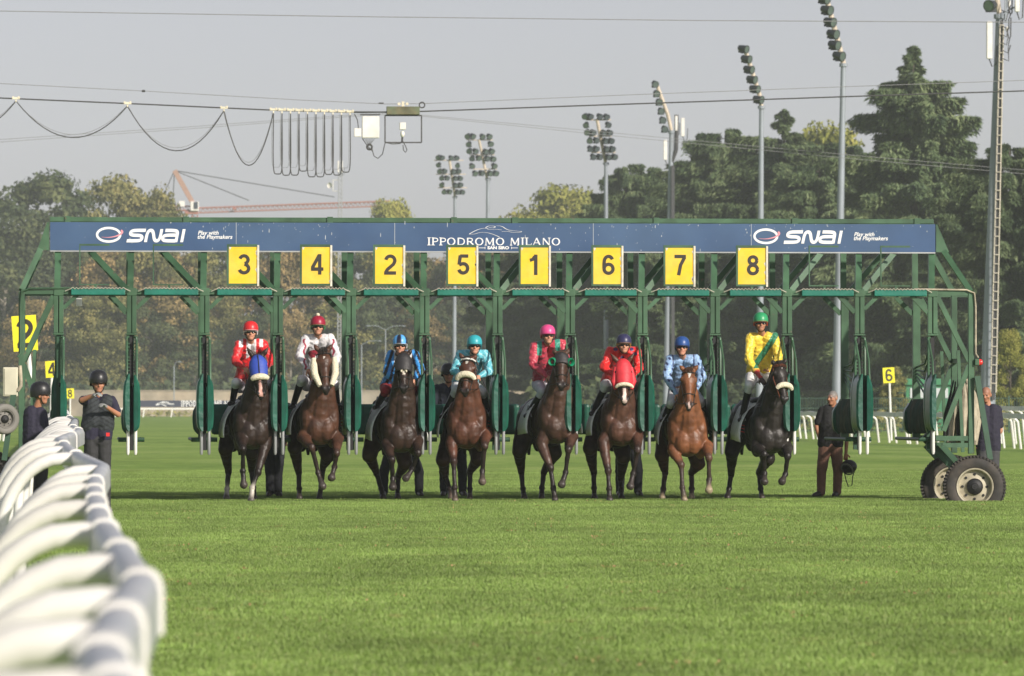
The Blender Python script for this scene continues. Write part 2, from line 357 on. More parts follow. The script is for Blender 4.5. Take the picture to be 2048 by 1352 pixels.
# short grass blades standing on the nearer turf
def grass():
    bmb = MB()
    rr = random.Random(3)
    for k in range(16):
        x, y = rr.uniform(-.09, .09), rr.uniform(-.09, .09); a = rr.uniform(0, 6.28); h = rr.uniform(.012, .028); wd = rr.uniform(.003, .005)
        lean = rr.uniform(.0, .022); b = rr.uniform(0, 6.28)
        dx, dy = math.cos(a) * wd, math.sin(a) * wd
        bmb.add([(x-dx, y-dy, 0), (x+dx, y+dy, 0), (x+math.cos(b)*lean, y+math.sin(b)*lean, h)], [(0, 1, 2)])
    tuft = bpy.data.meshes.new('grass_blades'); tuft.from_pydata(bmb.v, [], bmb.f)
    gm = bpy.data.materials.new('grass blade'); gm.use_nodes = True; n = gm.node_tree.nodes; l = gm.node_tree.links
    b = n['Principled BSDF']; b.inputs['Roughness'].default_value = 0.55; b.inputs['Specular IOR Level'].default_value = 0.3
    oi = n.new('ShaderNodeNewGeometry'); rp = n.new('ShaderNodeValToRGB'); e = rp.color_ramp.elements
    e[0].color = (0.125, 0.205, 0.035, 1); e[1].color = (0.46, 0.45, 0.24, 1); x = e.new(0.55); x.color = (0.19, 0.29, 0.062, 1); x = e.new(0.9); x.color = (0.27, 0.34, 0.12, 1)
    tc = n.new('ShaderNodeTexCoord'); nz = n.new('ShaderNodeTexNoise'); nz.inputs['Scale'].default_value = 0.5; nz.inputs['Detail'].default_value = 6
    geo = n.new('ShaderNodeNewGeometry'); l.new(geo.outputs['Position'], nz.inputs['Vector'])
    mr = n.new('ShaderNodeMapRange'); mr.inputs[1].default_value = .3; mr.inputs[2].default_value = .7; mr.inputs[3].default_value = .78; mr.inputs[4].default_value = 1.2
    l.new(nz.outputs['Fac'], mr.inputs[0]); sm = n.new('ShaderNodeVectorMath'); sm.operation = 'SCALE'
    l.new(oi.outputs['Random Per Island'], rp.inputs[0]); 
    n2 = n.new('ShaderNodeTexNoise'); n2.inputs['Scale'].default_value = 1.6; n2.inputs['Detail'].default_value = 7; n2.inputs['Roughness'].default_value = .65; l.new(geo.outputs['Position'], n2.inputs['Vector'])
    m2 = n.new('ShaderNodeMapRange'); m2.inputs[1].default_value = .6; m2.inputs[2].default_value = .72; m2.inputs[4].default_value = .75; l.new(n2.outputs['Fac'], m2.inputs[0])
    n3 = n.new('ShaderNodeTexNoise'); n3.inputs['Scale'].default_value = 2.2; n3.inputs['Detail'].default_value = 5; l.new(geo.outputs['Position'], n3.inputs['Vector'])
    m3 = n.new('ShaderNodeMapRange'); m3.inputs[1].default_value = .32; m3.inputs[2].default_value = .68; m3.inputs[3].default_value = .84; m3.inputs[4].default_value = 1.16; l.new(n3.outputs['Fac'], m3.inputs[0])
    mpg = n.new('ShaderNodeMapping'); mpg.inputs['Scale'].default_value = (.55, .16, 1); mpg.inputs['Rotation'].default_value = (0, 0, .25); l.new(geo.outputs['Position'], mpg.inputs['Vector'])
    n5 = n.new('ShaderNodeTexNoise'); n5.inputs['Scale'].default_value = 1.0; n5.inputs['Detail'].default_value = 3; l.new(mpg.outputs[0], n5.inputs['Vector'])
    m5 = n.new('ShaderNodeMapRange'); m5.inputs[1].default_value = .35; m5.inputs[2].default_value = .65; m5.inputs[3].default_value = .84; m5.inputs[4].default_value = 1.1; l.new(n5.outputs['Fac'], m5.inputs[0])
    m6 = n.new('ShaderNodeMath'); m6.operation = 'MULTIPLY'; l.new(m5.outputs[0], m6.inputs[0]); l.new(m3.outputs[0], m6.inputs[1])
    mm = n.new('ShaderNodeMath'); mm.operation = 'MULTIPLY'; l.new(mr.outputs[0], mm.inputs[0]); l.new(m6.outputs[0], mm.inputs[1])
    mx = n.new('ShaderNodeMix'); mx.data_type = 'RGBA'; mx.inputs['B'].default_value = (.34, .26, .11, 1); l.new(m2.outputs[0], mx.inputs['Factor']); l.new(rp.outputs[0], mx.inputs['A'])
    l.new(mx.outputs['Result'], sm.inputs[0]); l.new(mm.outputs[0], sm.inputs['Scale']); l.new(sm.outputs[0], b.inputs['Base Color'])
    tuft.materials.append(gm)
    tobj = bpy.data.objects.new('grass_blades', tuft)
    me = bpy.data.meshes.new('grass')
    def gx(px, Y): return X(px, Y)
    rows = [27, 40, 55, 72, 96, 128]; vs = []; fs = []
    for i, Y in enumerate(rows): vs += [(gx(-60, Y), Y, 0.002), (gx(2090, Y), Y, 0.002)]
    for i in range(len(rows)-1): fs.append((2*i, 2*i+1, 2*i+3, 2*i+2))
    me.from_pydata(vs, [], fs); o = bpy.data.objects.new('grass', me); col.objects.link(o)
    g = bpy.data.node_groups.new('grass', 'GeometryNodeTree')
    g.interface.new_socket('Geometry', in_out='INPUT', socket_type='NodeSocketGeometry'); g.interface.new_socket('Geometry', in_out='OUTPUT', socket_type='NodeSocketGeometry')
    N = g.nodes; i_ = N.new('NodeGroupInput'); o_ = N.new('NodeGroupOutput'); d = N.new('GeometryNodeDistributePointsOnFaces'); d.inputs['Density'].default_value = 230
    ip = N.new('GeometryNodeInstanceOnPoints'); ob = N.new('GeometryNodeObjectInfo'); ob.inputs['Object'].default_value = tobj
    rv = N.new('FunctionNodeRandomValue'); rv.data_type = 'FLOAT_VECTOR'; rv.inputs[0].default_value = (0, 0, 0); rv.inputs[1].default_value = (0, 0, 6.28)
    rs = N.new('FunctionNodeRandomValue'); rs.data_type = 'FLOAT'; rs.inputs[2].default_value = 0.7; rs.inputs[3].default_value = 1.35
    g.links.new(i_.outputs[0], d.inputs['Mesh']); g.links.new(d.outputs['Points'], ip.inputs['Points']); g.links.new(ob.outputs['Geometry'], ip.inputs['Instance'])
    g.links.new(rv.outputs[0], ip.inputs['Rotation']); g.links.new(rs.outputs[1], ip.inputs['Scale']); g.links.new(ip.outputs[0], o_.inputs[0])
    md = o.modifiers.new('grass', 'NODES'); md.node_group = g
    tag(o, 'short mown grass blades on the track', None, None, 'stuff')
grass()
def divots():
    # scuffed straw-coloured tufts and small clods left on the turf
    r_ = random.Random(17); mb = MB()
    for k in range(150):
        Y = 29 + 62*r_.random()**.75; p = r_.uniform(300, 2040) if r_.random() < .6 else r_.gauss(1450, 230); c = PG(p, Y); n_ = r_.randint(5, 16); sp_ = r_.uniform(.03, .16)
        for j in range(n_):
            q = c + V((r_.gauss(0, sp_), r_.gauss(0, sp_*1.6), 0)); a = r_.uniform(0, 6.28); h = r_.uniform(.008, .03); d = V((math.cos(a), math.sin(a), 0))*r_.uniform(.012, .035)
            mb.add([q + V((0,0,.008)), q + d + V((0,0,h)), q + d*.5 + V((-d.y*.5, d.x*.5, h*1.3))], [(0,1,2)])
    o = mb.build('turf_scuffs', mat('dry straw', (.4,.27,.13), .9, var=.3, scale=3, c2=(.3,.16,.08))); tag(o, 'brown scuffs and dry straw on the track', None, None, 'stuff')
divots()

# ================================================================== STARTING GATE
F = 87.5; FB = F + 0.45; FR = F + 1.7
POSTS = [117, 263, 409, 556, 702, 849, 995, 1140, 1285, 1430, 1574, 1719, 1865]
gate = empty('starting_gate', (X(1000, F), F, 0), 'long green horse starting gate with a navy banner and padded stalls', 'starting gate')
zc = Z(585, F)
def px(p, Y=F): return X(p, Y)
zt0, zt1 = Z(446, FB), Z(436, FB); zb0, zb1 = Z(502.5, FB), Z(446.5, FB)
# top beam, front and rear, with short ties
MB().box(px(99,FB), px(1868,FB), FB+.02, FB+.12, zt0+.005, zt1).build('top_beam', M_GREEN, gate, bevel=.006)
MB().box(px(99,FB), px(1868,FB), FR+.02, FR+.12, zt0+.005, zt1).build('top_beam', M_GREEN, gate)
tb = MB()
for k, p in enumerate(POSTS):
    MB().box(px(p,FB)-.04, px(p,FB)+.04, FB+.125, FR+.015, zt0+.01, zt1-.02).build('roof_tie', M_GREEN, gate)
for p in (135, 372, 660, 908, 1030, 1313, 1590, 1835):
    MB().box(px(p,FB)-.045, px(p,FB)+.045, FB-.0, FB+.018, zt0-.03, zt1+.012).build('beam_joint', M_GREEN, gate)
# banner
ban = MB().box(px(100,FB), px(1870,FB), FB-.05, FB-.01, zb0, zb1).build('banner_panel', M_NAVY, gate)
MB().box(px(100,FB), px(1870,FB), FB-.056, FB-.0, zb0-.022, zb0-.003).build('banner_edge', M_STEEL, gate)
yl = FB - .054
def bz(py): return Z(py, FB)
sp = MB(); rr = random.Random(11)           # paint flakes and scratches on the banner
for k in range(170):
    p = rr.choice([rr.uniform(105, 1865), rr.gauss(1240, 90), rr.gauss(1600, 90), rr.gauss(500, 120)])
    if not 105 < p < 1865: continue
    y = rr.uniform(446, 500) if rr.random() < .5 else 447 + abs(rr.gauss(0, 8)); y = min(y, 500); s = rr.uniform(.004, .014); h = s * rr.uniform(.6, 2.6) * (3 if rr.random() < .1 else 1)
    xx, zz = px(p, FB), bz(y)
    sp.add([(xx-s*.5, yl+.002, zz-h*.3), (xx+s*.4, yl+.002, zz-h*.5), (xx+s*.6, yl+.002, zz+h*.3), (xx-s*.2, yl+.002, zz+h*.5)], [(0,1,2,3)])
for p in (472, 789, 1186, 1502):
    xx = px(p, FB); sp.add([(xx-.004, yl+.001, zb0), (xx+.004, yl+.001, zb0), (xx+.004, yl+.001, zb1), (xx-.004, yl+.001, zb1)], [(0,1,2,3)])
sp.build('paint_chip', mat('pale chips', (0.4, 0.43, 0.47), 0.7), ban)['kind'] = 'stuff'
def snai(x0):
    z0 = bz(486); H = bz(460) - z0; sx = (px(x0+126, FB) - px(x0, FB)) / 5.45; sh = .22
    def fn(x, y): return (px(x0, FB) + (x + sh*y) * sx, yl, z0 + y*H)
    lt = MB(); wd = .2
    def fn2(x, y): return fn(x, y)
    jj = 0
    for strokes in ([[(1.45,.9),(.45,.9),(.18,.8),(.18,.6),(.45,.52),(1.0,.52),(1.25,.42),(1.25,.2),(1.0,.1),(-.02,.1)]],
                    [[(1.62,0),(1.62,.65),(1.75,.9),(2.0,.9),(2.15,.72),(2.3,.28),(2.45,.1),(2.68,.1),(2.82,.35),(2.82,1.0)]],
                    [[(3.15,.9),(3.9,.9),(4.25,.82),(4.25,.4),(4.25,0)], [(4.2,.1),(3.3,.1),(3.05,.2),(3.05,.44),(3.3,.54),(4.2,.54)]],
                    [[(4.75,0),(4.75,1.0)]]):
        for s in strokes: jj += 1; ribbon(lt, smooth_poly(s, 3), wd*1.25, lambda x, y, q=jj: (fn(x, y)[0], yl - .0012*q, fn(x, y)[2]))
    lt.build('lettering', M_LETTER, ban)
for x0 in (253, 1567): snai(x0)
for xc in (217, 1531):
    lg = MB(); cx, cz = px(xc, FB), bz(471.5); a = [(math.cos(t*math.pi/24)*.178, math.sin(t*math.pi/24)*.105) for t in range(48)]
    ribbon(lg, a, .036, lambda x, y: (cx + x, yl, cz + y), True); lg.build('logo_ring', M_LETTER, ban)
    sw = MB(); pts = smooth_poly([(-.11,-.035),(0,-.045),(.13,-.02),(.2,.02),(.215,.05),(.19,.07)], 2); n_ = len(pts)
    ribbon(sw, pts, [.004 + .026*min(1, 1.6*i/n_) for i in range(n_)], lambda x, y: (cx + x, yl-.003, cz + y)); sw.build('logo_swoosh', M_PINK, ban)
for x0 in (395, 1707):
    text_obj('lettering', 'Play with', .088, (px(x0, FB), yl, bz(467.5)), M_LETTER, ban, bold=.0015, shear=.25, sx=1.0, align='LEFT')
    text_obj('lettering', 'the Playmakers', .088, (px(x0-1, FB), yl, bz(475.5)), M_LETTER, ban, bold=.0015, shear=.25, sx=1.0, align='LEFT')
def serif(s, x0, x1, z0, H, yy, parent, name='lettering', wk=1.0):
    tk, tn = .17*wk, .09*wk
    G = {'I': (.42, [([(.21,0),(.21,1)],tk)], [(.21,0,.42),(.21,1,.42)]),
         'P': (.85, [([(.2,0),(.2,1)],tk), ([(.2,.95),(.55,.95),(.76,.86),(.76,.56),(.55,.46),(.25,.46)],tn*1.3)], [(.2,0,.42),(.14,1,.25)]),
         'O': (1.1, [('O',)], []),
         'D': (1.05, [([(.2,0),(.2,1)],tk), ([(.2,.95),(.6,.95),(.92,.75),(.92,.25),(.6,.05),(.2,.05)],tn*1.5)], []),
         'R': (.98, [([(.2,0),(.2,1)],tk), ([(.2,.95),(.55,.95),(.76,.86),(.76,.58),(.55,.48),(.25,.48)],tn*1.3), ([(.5,.46),(.9,.03)],tk)], [(.2,0,.42)]),
         'M': (1.25, [([(.15,0),(.2,1)],tn), ([(.22,1),(.62,.1)],tk), ([(.62,.1),(1.02,1)],tn), ([(1.03,0),(1.03,1)],tk)], [(.15,0,.3),(1.03,0,.36)]),
         'L': (.82, [([(.2,0),(.2,1)],tk), ([(.2,.05),(.76,.05),(.78,.25)],tn)], [(.2,1,.4)]),
         'A': (1.05, [([(.12,0),(.5,1)],tn), ([(.5,1),(.92,0)],tk), ([(.28,.33),(.74,.33)],tn)], [(.12,0,.28),(.92,0,.32)]),
         'N': (1.1, [([(.18,0),(.18,1)],tn), ([(.2,.97),(.88,.03)],tk), ([(.9,0),(.9,1)],tn)], [(.18,0,.32),(.9,1,.32)]), ' ': (.45, [], [])}
    tot = sum(G[c][0] + .08 for c in s); k = (x1 - x0) / tot; x = 0; mb = MB()
    for ci, c in enumerate(s):
        w_, st, se = G[c]
        def fn(a, b, dy=0.0): return (x0 + (x + a) * k, yy - dy, z0 + b * H)
        for j, t in enumerate(st):
            if t[0] == 'O':
                pts = [(.53 + .42*math.cos(a*math.pi/12), .5 + .47*math.sin(a*math.pi/12)) for a in range(24)]
                ribbon(mb, pts, [tn + (tk-tn)*abs(math.cos(a*math.pi/12)) for a in range(24)], fn, True)
            else: ribbon(mb, t[0] if len(t[0]) < 4 else smooth_poly(t[0], 2), t[1], lambda a, b, j=j: fn(a, b, .0012*j))
        for sx_, sy_, sw_ in se: ribbon(mb, [(sx_-sw_/2, sy_), (sx_+sw_/2, sy_)], .09, lambda a, b: fn(a, b, .005))
        x += w_ + .08
    mb.build(name, M_LETTER, parent)
serif('IPPODROMO MILANO', px(854,FB), px(1122,FB), bz(490.5), bz(476)-bz(490.5), yl, ban)
text_obj('lettering', 'SAN SIRO', .062, (px(996,FB), yl, bz(496)), M_LETTER, ban, bold=.003, sx=1.25)
ln = MB()
for a, b in ((957, 969), (1023, 1035)):
    ln.box(px(a,FB), px(b,FB), yl-.001, yl, bz(496.5), bz(495.5))
for a in (969, 1022): ln.box(px(a,FB), px(a+1,FB), yl-.0015, yl, bz(498.5), bz(493.5))
ln.build('lettering', M_LETTER, ban)
def horse_logo(x0, x1, z0, z1, yy, parent, wd):
    # galloping horse and rider in three flowing lines
    L = [[(0,.12),(.05,.3),(.17,.62),(.3,.75),(.36,.58),(.5,.62),(.6,.55)], [(0,.12),(.08,.1),(.2,.3),(.33,.3),(.5,.0),(.56,-.18)],
         [(.3,.75),(.36,.98),(.5,.9),(.44,.72),(.36,.8)], [(.5,.95),(.6,.95),(.7,.55),(.84,.45),(1.0,.4),(.9,.28),(.8,.3),(.7,.42),(.6,.38)]]
    mb = MB()
    for j, s in enumerate(L): ribbon(mb, smooth_poly(s, 3), wd, lambda x, y, j=j: (x0 + x*(x1-x0), yy - .0012*j, z0 + y*(z1-z0)))
    mb.build('horse_emblem', M_LETTER, parent)
horse_logo(px(938,FB), px(1046,FB), bz(471), bz(451), yl, ban, .017)
# end plates
MB().prism([(px(98,FB),zb1),(px(98,FB),zb0),(px(74,FB),zb0),(px(94,FB),zb1)], FB-.03, FB+.03).build('end_plate', M_GREEN, gate)
MB().prism([(px(1872,FB),zb1),(px(1872,FB),zb0),(px(1898,FB),zb0),(px(1874,FB),zb1)], FB-.03, FB+.03).build('end_plate', M_GREEN, gate)

# cross bar front and rear + padded bars
MB().box(px(42), px(1943), F-.03, F+.03, zc-.035, zc+.035).build('cross_bar', M_GREEN, gate)
MB().box(px(42,FR), px(1943,FR), FR-.03, FR+.03, zc-.03, zc+.04).build('cross_bar', M_GREEN, gate)
xs = [px(p) for p in POSTS]
for i in range(12):
    a, b = xs[i] + .19, xs[i+1] - .1
    if i >= 6: a, b = xs[i] + .22, xs[i+1] - .1
    pb = MB(); pts = [V((a + (b-a)*t/8 , F-.075, zc + .004*math.sin(t*2+i))) for t in range(9)]
    pb.box(a, b, F-.1, F-.035, zc-.05, zc+.052); pb.build('padded_bar', mat('bright teal vinyl', (.012,.16,.115), .4, var=.2, scale=6, bump=.4, bscale=10), gate, bevel=.012)
    cd = MB(); n_ = 15
    q = [V((a + (b-a)*t/(2*n_), F-.11, zc + .045 + (.022 if t % 2 else 0) + rr.uniform(-.004,.004))) for t in range(2*n_+1)]
    cd.tube([(a-.09, F-.07, zc+.01)] + q + [(b+.08, F-.07, zc+.01)], .007, 5); cd.build('lacing_cord', M_CORD, gate)
# uprights and diagonals between cross bar and banner
for i, x in enumerate(xs):
    MB().bar((x-.02, F, zc+.03), (px(POSTS[i]-1, FB), FB+.05, zb0+.0), .095, .07).bar((px(POSTS[i]-1, FB), FB+.05, zb0), (px(POSTS[i]-1, FB), FB+.06, zt0), .095, .07).build('upright', M_GREEN, gate)
    MB().bar((x-.02, FR, zc+.03), (x-.02, FR+.02, zt0), .09, .07).build('upright', M_GREEN, gate)
    MB().box(x-.075, x+.075, F-.045, F+.045, zc-.06, zc+.06).build('joint_block', M_GREEN, gate, bevel=.008)
    MB().bar((x, F+.05, zc), (x, FR-.03, zc), .06, .06).build('depth_tie', M_GREEN, gate)
for i in range(12):
    if i < 6: a, b = (px(POSTS[i]+56, FB), zb0+.06), (xs[i+1]-.06, zc+.03)
    else: a, b = (px(POSTS[i+1]-68, FB), zb0+.06), (xs[i]+.06, zc+.03)
    MB().bar((a[0], FB+.07, a[1]), (b[0], F+.005, b[1]), .085, .07).build('diagonal_brace', M_GREEN, gate)
    MB().bar((a[0], FR, a[1]+.02), (b[0], FR, b[1]), .085, .07).build('diagonal_brace', M_GREEN, gate)
# stall posts with gussets, doors and pads
zband = Z(668, F); zpt, zpb = Z(748, F), Z(862, F); zrod = Z(908, F); zfoot = Z(879, F)
def dpad(xi, s, y0, y1, zlo, zhi, th, n=14):
    mb = MB(); vs = []
    for i in range(n + 1):
        t = i / n; z = zlo + (zhi - zlo) * t
        w = th * (.42 + .58*min(1, math.sin(math.pi*min(1, t*.62+.22))*1.05)) * min(1, .45+t*7) * min(1, .3+(1-t)*4.5)
        e = min(.03, w*.4); xo = xi + s*w
        vs += [(xi, y0+.01, z), (xo-s*e, y0, z), (xo, y0+e, z), (xo, y1-e, z), (xo-s*e, y1, z), (xi, y1, z)]
    fs = [(i*6+k, i*6+(k+1)%6, (i+1)*6+(k+1)%6, (i+1)*6+k) for i in range(n) for k in range(6)] + [tuple(range(6)), tuple(range(n*6, n*6+6))]
    return mb.add(vs, fs)
def pad_mb(x, y0, y1, zlo, zhi, th, bulge, skew=0.0, n=12):
    mb = MB(); rings = []
    for i in range(n + 1):
        t = i / n; z = zlo + (zhi - zlo) * t
        prof = min(1, t*5+.35) * min(1, (1-t)*3.2+.25)
        w = th * .5 * (prof * (1 - bulge) + bulge * math.sin(math.pi * min(1, t*.8 + .1)))
        cx = x + skew * math.sin(math.pi * t)
        e = w * .45
        rings.append([(cx-w, y0+e, z), (cx-w+e, y0, z), (cx+w-e, y0, z), (cx+w, y0+e, z), (cx+w, y1-e, z), (cx+w-e, y1, z), (cx-w+e, y1, z), (cx-w, y1-e, z)])
    vs = [v for r in rings for v in r]
    fs = [(i*8+k, i*8+(k+1)%8, (i+1)*8+(k+1)%8, (i+1)*8+k) for i in range(n) for k in range(8)] + [tuple(range(8))[::-1], tuple(range(n*8, n*8+8))]
    return mb.add(vs, fs)
for i, x in enumerate(xs):
    p = MB().box(x-.075, x-.012, F-.035, F+.04, zband+.01, zc-.06).box(x+.006, x+.075, F-.04, F+.035, zband+.01, zc-.06).box(x-.013, x+.007, F-.02, F+.025, zband+.01, zc-.06)
    p.box(x-.085, x+.085, F-.05, F+.05, zband-.02, zband+.005)
    p.build('stall_post', M_GREEN, gate, bevel=.006)
    p = MB().box(x-.03, x+.03, F+.0, F+.06, zrod+.06, zband-.021)
    p.box(x-.06, x+.06, F+.06, F+.1, Z(745, F), Z(722, F)); p.build('lower_post', M_BLACK if i not in (0,) else M_DGREEN, gate)
    # gussets
    if i > 0: MB().bar((x-.33, F+.0, zc-.03), (x-.075, F+.0, zc-.3), .07, .06).build('gusset', M_GREEN, gate)
    if i > 0: MB().bar((x-.33, FR+.0, zc-.03), (x-.06, FR+.0, zc-.3), .07, .06).build('gusset', M_GREEN, gate)
    if i < 12: MB().bar((x+.3, F+.0, zc-.03), (x+.075, F+.0, zc-.25), .06, .05).build('gusset', M_GREEN, gate)
    # doors swung open to the front, one either side
    for s in (-1, 1):
        if (i == 0 and s == -1) or (i == 12 and s == 1): continue
        dm = MB(); xo = x + s*.075
        dm.tube([(x+s*.045, F-.02, zband-.05), (xo, F-.05, zband-.06), (xo, F-.07, zband-.1), (xo, F-.08, zpt-.05)], .02, 8)
        dm.tube([(xo, F-.58, zpt-.1), (xo, F-.5, zpt+.2), (xo, F-.1, zband-.1)], .018, 8)
        for q in range(9):
            zz = zpt + .05 + q * (zband - zpt - .15) / 9
            dm.box(min(xo, x+s*.03), max(xo, x+s*.03), F-.06, F-.045, zz-.008, zz+.008)
        d = dm.build('front_door', M_GREEN, gate, True)
        dpad(x + s*.033, s, F-.62, F-.06, zpb, zpt + (.0 if s < 0 else -.02), .096 if s > 0 else .1).build('door_pad', M_TEAL, d, True)
        rm = MB(); rx = x + s*.058
        rm.tube([(rx, F-.45, zpb+.1), (rx, F-.45, zrod+.03), (rx, F-.44, zrod)], [.026, .026, .018], 10)
        rm.build('door_bolt', M_WHITE if i in (1, 10, 11, 12) else M_STEEL, d, True)
        if s == 1: MB().ell((x+.02, F-.2, Z(770, F)), (.02, .05, .035)).build('latch', M_WHITE if i % 3 == 1 else M_BLACK, d, True)
    # partition between stalls, running back
    MB().box(x-.06, x+.06, FR-.05, FR+.05, zrod+.2, zc-.05).build('rear_post', M_GREEN, gate, bevel=.006)
    if i > 0 or True:
        pt = pad_mb(x-.02, F+.25, F+1.95, Z(868,F), Z(798,F+1), .19, .5).build('partition_pad', M_WORN, gate, True)
        pad_mb(x-.02, F+2.0, F+2.25, Z(868,F+2.4), Z(806,F+2.4), .24, .4).build('end_pad', M_TEAL, pt, True)
        pad_mb(x-.035, F+.06, F+.24, Z(866,F), Z(744,F), .16, .45).build('nose_pad', M_TEAL, pt, True)
    fm = MB(); fm.tube([(x-.2, F+.12, zfoot), (x+.2, F+.12, zfoot)], .035, 8)
    for s in (-.17, .17): fm.tube([(x+s, F+.1, zfoot), (x+s, F+2.7, zfoot)], .028, 8)
    fm.box(x-.06, x+.06, F+.2, F+.3, zfoot-.16, zfoot+.1); fm.build('foot_rail', M_DGREEN, gate, True)
    gr = MB()
    for k in range(5):
        gr.tube([(x-.0, F+.1, zband-.15-k*.16), (x-.0, F+.8, zband-.45-k*.12), (x, F+1.65, zpt+.12-k*.05)], .016, 6)
    gr.build('side_guard_bar', M_DGREEN, gate)
# closed rear doors behind the occupied stalls
for i in range(2, 10):
    for s in (0, 1):
        w_ = (xs[i+1] - xs[i] - .34) / 2
        a = xs[i] + .17 + s * (w_ + .01)
        MB().box(a, a + w_, F+2.72, F+2.86, Z(869,F+2.7), Z(808,F+2.7)).build('rear_door', M_TEAL, gate, bevel=.05)
# number boards
NUM = {2: '3', 3: '4', 4: '2', 5: '5', 6: '1', 7: '6', 8: '7', 9: '8'}
for i in range(12):
    c = px([190, 337, 485, 631, 777, 923, 1068, 1213, 1357, 1502, 1647, 1790][i] + 0.5); z0, z1 = Z(572, F), Z(490, F); hw = .247; YN = F - .1
    fm = MB()
    t = .028 if i in NUM else .018
    fm.box(c-hw, c-hw+t, YN-.02, YN+.02, z0, z1).box(c-hw+t, c+hw-.03, YN-.02, YN+.02, z1-t-.01, z1).box(c-hw+t, c+hw-.03, YN-.02, YN+.02, z0, z0+t)
    fm.box(c-.02, c+.02, YN-.01, YN+.05, zc+.05, z0-.001)
    fr = fm.build('number_frame', M_GREEN, gate)
    if i in NUM:
        bd = MB().box(c-hw+.03, c+hw-.032, YN-.012, YN+.01, z0+.03, z1-.04).build('number_board', M_YEL, fr)
        MB().box(c+hw-.03, c+hw, YN-.028, YN+.0, z0-.01, z1-.012).build('board_edge', mat('scuffed white edge', (.66,.62,.52), .7, var=.2, scale=12), fr)
        digit(NUM[i], c + .015, (z0+z1)/2 + .01, .315, YN-.0155, M_NUM, fr)
        ch = MB()
        for k in range(4):
            q = rr.uniform(z0+.05, z1-.08); e = rr.uniform(.008, .03)
            ch.add([(c+hw-.032, YN-.0145, q-e*1.6), (c+hw-.032, YN-.0145, q+e*1.6), (c+hw-.032-e, YN-.0145, q+e*.5)], [(0,1,2)])
        ch.add([(c-hw+.03, YN-.0145, z1-.04), (c-hw+.07, YN-.0145, z1-.045), (c-hw+.045, YN-.0145, z1-.09)], [(0,1,2)])
        ch.build('chipped_paint', mat('chipped board', (.62,.6,.55), .7), fr)
# end frames
for e, (xo, xi, sg) in enumerate(((px(43), xs[0], -1), (px(1942), xs[12], 1))):
    xt = px(80, FB) if e == 0 else px(1888, FB)
    for j, YY in enumerate((F, FR)):
        MB().bar((xt, FB if j == 0 else FR, zb0+.01), (xo, YY, zc+.02), .085, .07).build('end_rafter', M_GREEN, gate)
        MB().box(xo-.045, xo+.045, YY-.045, YY+.045, Z(908,F), zc).build('end_post', M_GREEN, gate, bevel=.006)
        zm = Z(722, F)
        MB().bar((xi+sg*.08, YY, zc-.06), (xo-sg*.03, YY, zm), .075, .06).build('end_brace', M_GREEN, gate)
        MB().bar((xo-sg*.03, YY, zm-.06), (xi+sg*.17, YY, Z(862,F)), .075, .06).build('end_brace', M_GREEN, gate)
        MB().bar((xi+sg*.05, YY, Z(877,F)), (xo, YY, Z(877,F)), .075, .06).build('bottom_rail', M_GREEN, gate)
        MB().bar((xi+sg*.15, YY, Z(891,F)), (xo, YY, Z(891,F)), .07, .06).build('bottom_rail', M_GREEN, gate)
        MB().bar((xi+sg*.15, YY, Z(893,F)), (xo-sg*.05, YY-.2, .38), .085, .06).build('wheel_strut', M_GREEN, gate)
        MB().bar((xo-sg*.2, YY, Z(700,F)), (xo-sg*.13, YY, Z(905,F)), .05, .05).build('end_stay', M_GREEN, gate)
    MB().bar((xo, F+.05, Z(720,F)), (xo, FR-.05, Z(720,F)), .07, .07).build('depth_tie', M_GREEN, gate)
    MB().bar((xo, F+.05, Z(884,F)), (xo, FR-.05, Z(884,F)), .09, .09).build('depth_tie', M_GREEN, gate)
    MB().bar((xo+sg*.08, F-.1, Z(752,F)), (xo+sg*.26, F-.25, Z(920,F)), .085, .05).build('wheel_leg', M_DGREEN, gate)
    MB().box(xi-.05, xi+.05, F-.02, F+.03, zband, zc-.1).build('inner_post', M_GREEN, gate)
    MB().bar((xi-sg*.1, F+.3, Z(873,F)), (xi+sg*.45, F+.4, .45), .12, .08).build('wheel_strut', M_DGREEN, gate)
# cable along the end posts
for e, s in ((0, -1), (1, 1)):
    xo = px(46) if e == 0 else px(1945)
    MB().tube([(xo-s*.9, F-.05, zc+.06), (xo-s*.1, F-.06, zc+.05), (xo+s*.02, F-.07, zc+.0), (xo+s*.04, F-.07, zc-.2), (xo+s*.04, F-.07, Z(706,F)), (xo+s*.08, F-.08, Z(715,F))], .014, 8).build('cable', M_GREEN if e == 0 else M_CANVAS, gate, True)
MB().tube([(px(40), F-.12, Z(732,F)), (px(42), F-.14, Z(760,F)), (px(42), F-.15, Z(772,F)), (px(36), F-.15, Z(781,F)), (px(30), F-.12, Z(780,F))], .028, 8).build('conduit', M_CANVAS, gate, True)
cb = MB().box(px(6), px(36), F-.15, F+.2, Z(793,F), Z(735,F)).build('control_box', M_BEIGE, gate, bevel=.015)
MB().box(px(9), px(33), F-.165, F-.151, Z(790,F), Z(738,F)).build('box_door', M_BEIGE, cb, bevel=.004)
lb = MB().box(px(1948), px(1957), F-.1, F+.05, Z(730,F), Z(717,F)).build('lamp_bracket', M_GREEN, gate, bevel=.008)
MB().lathe((px(1957), F-.03, Z(724,F)), (1,-.25,0), [(0,0),(.05,0),(.05,.03),(.035,.055),(0,.065)], 16).build('warning_lamp', M_RED, lb, True)
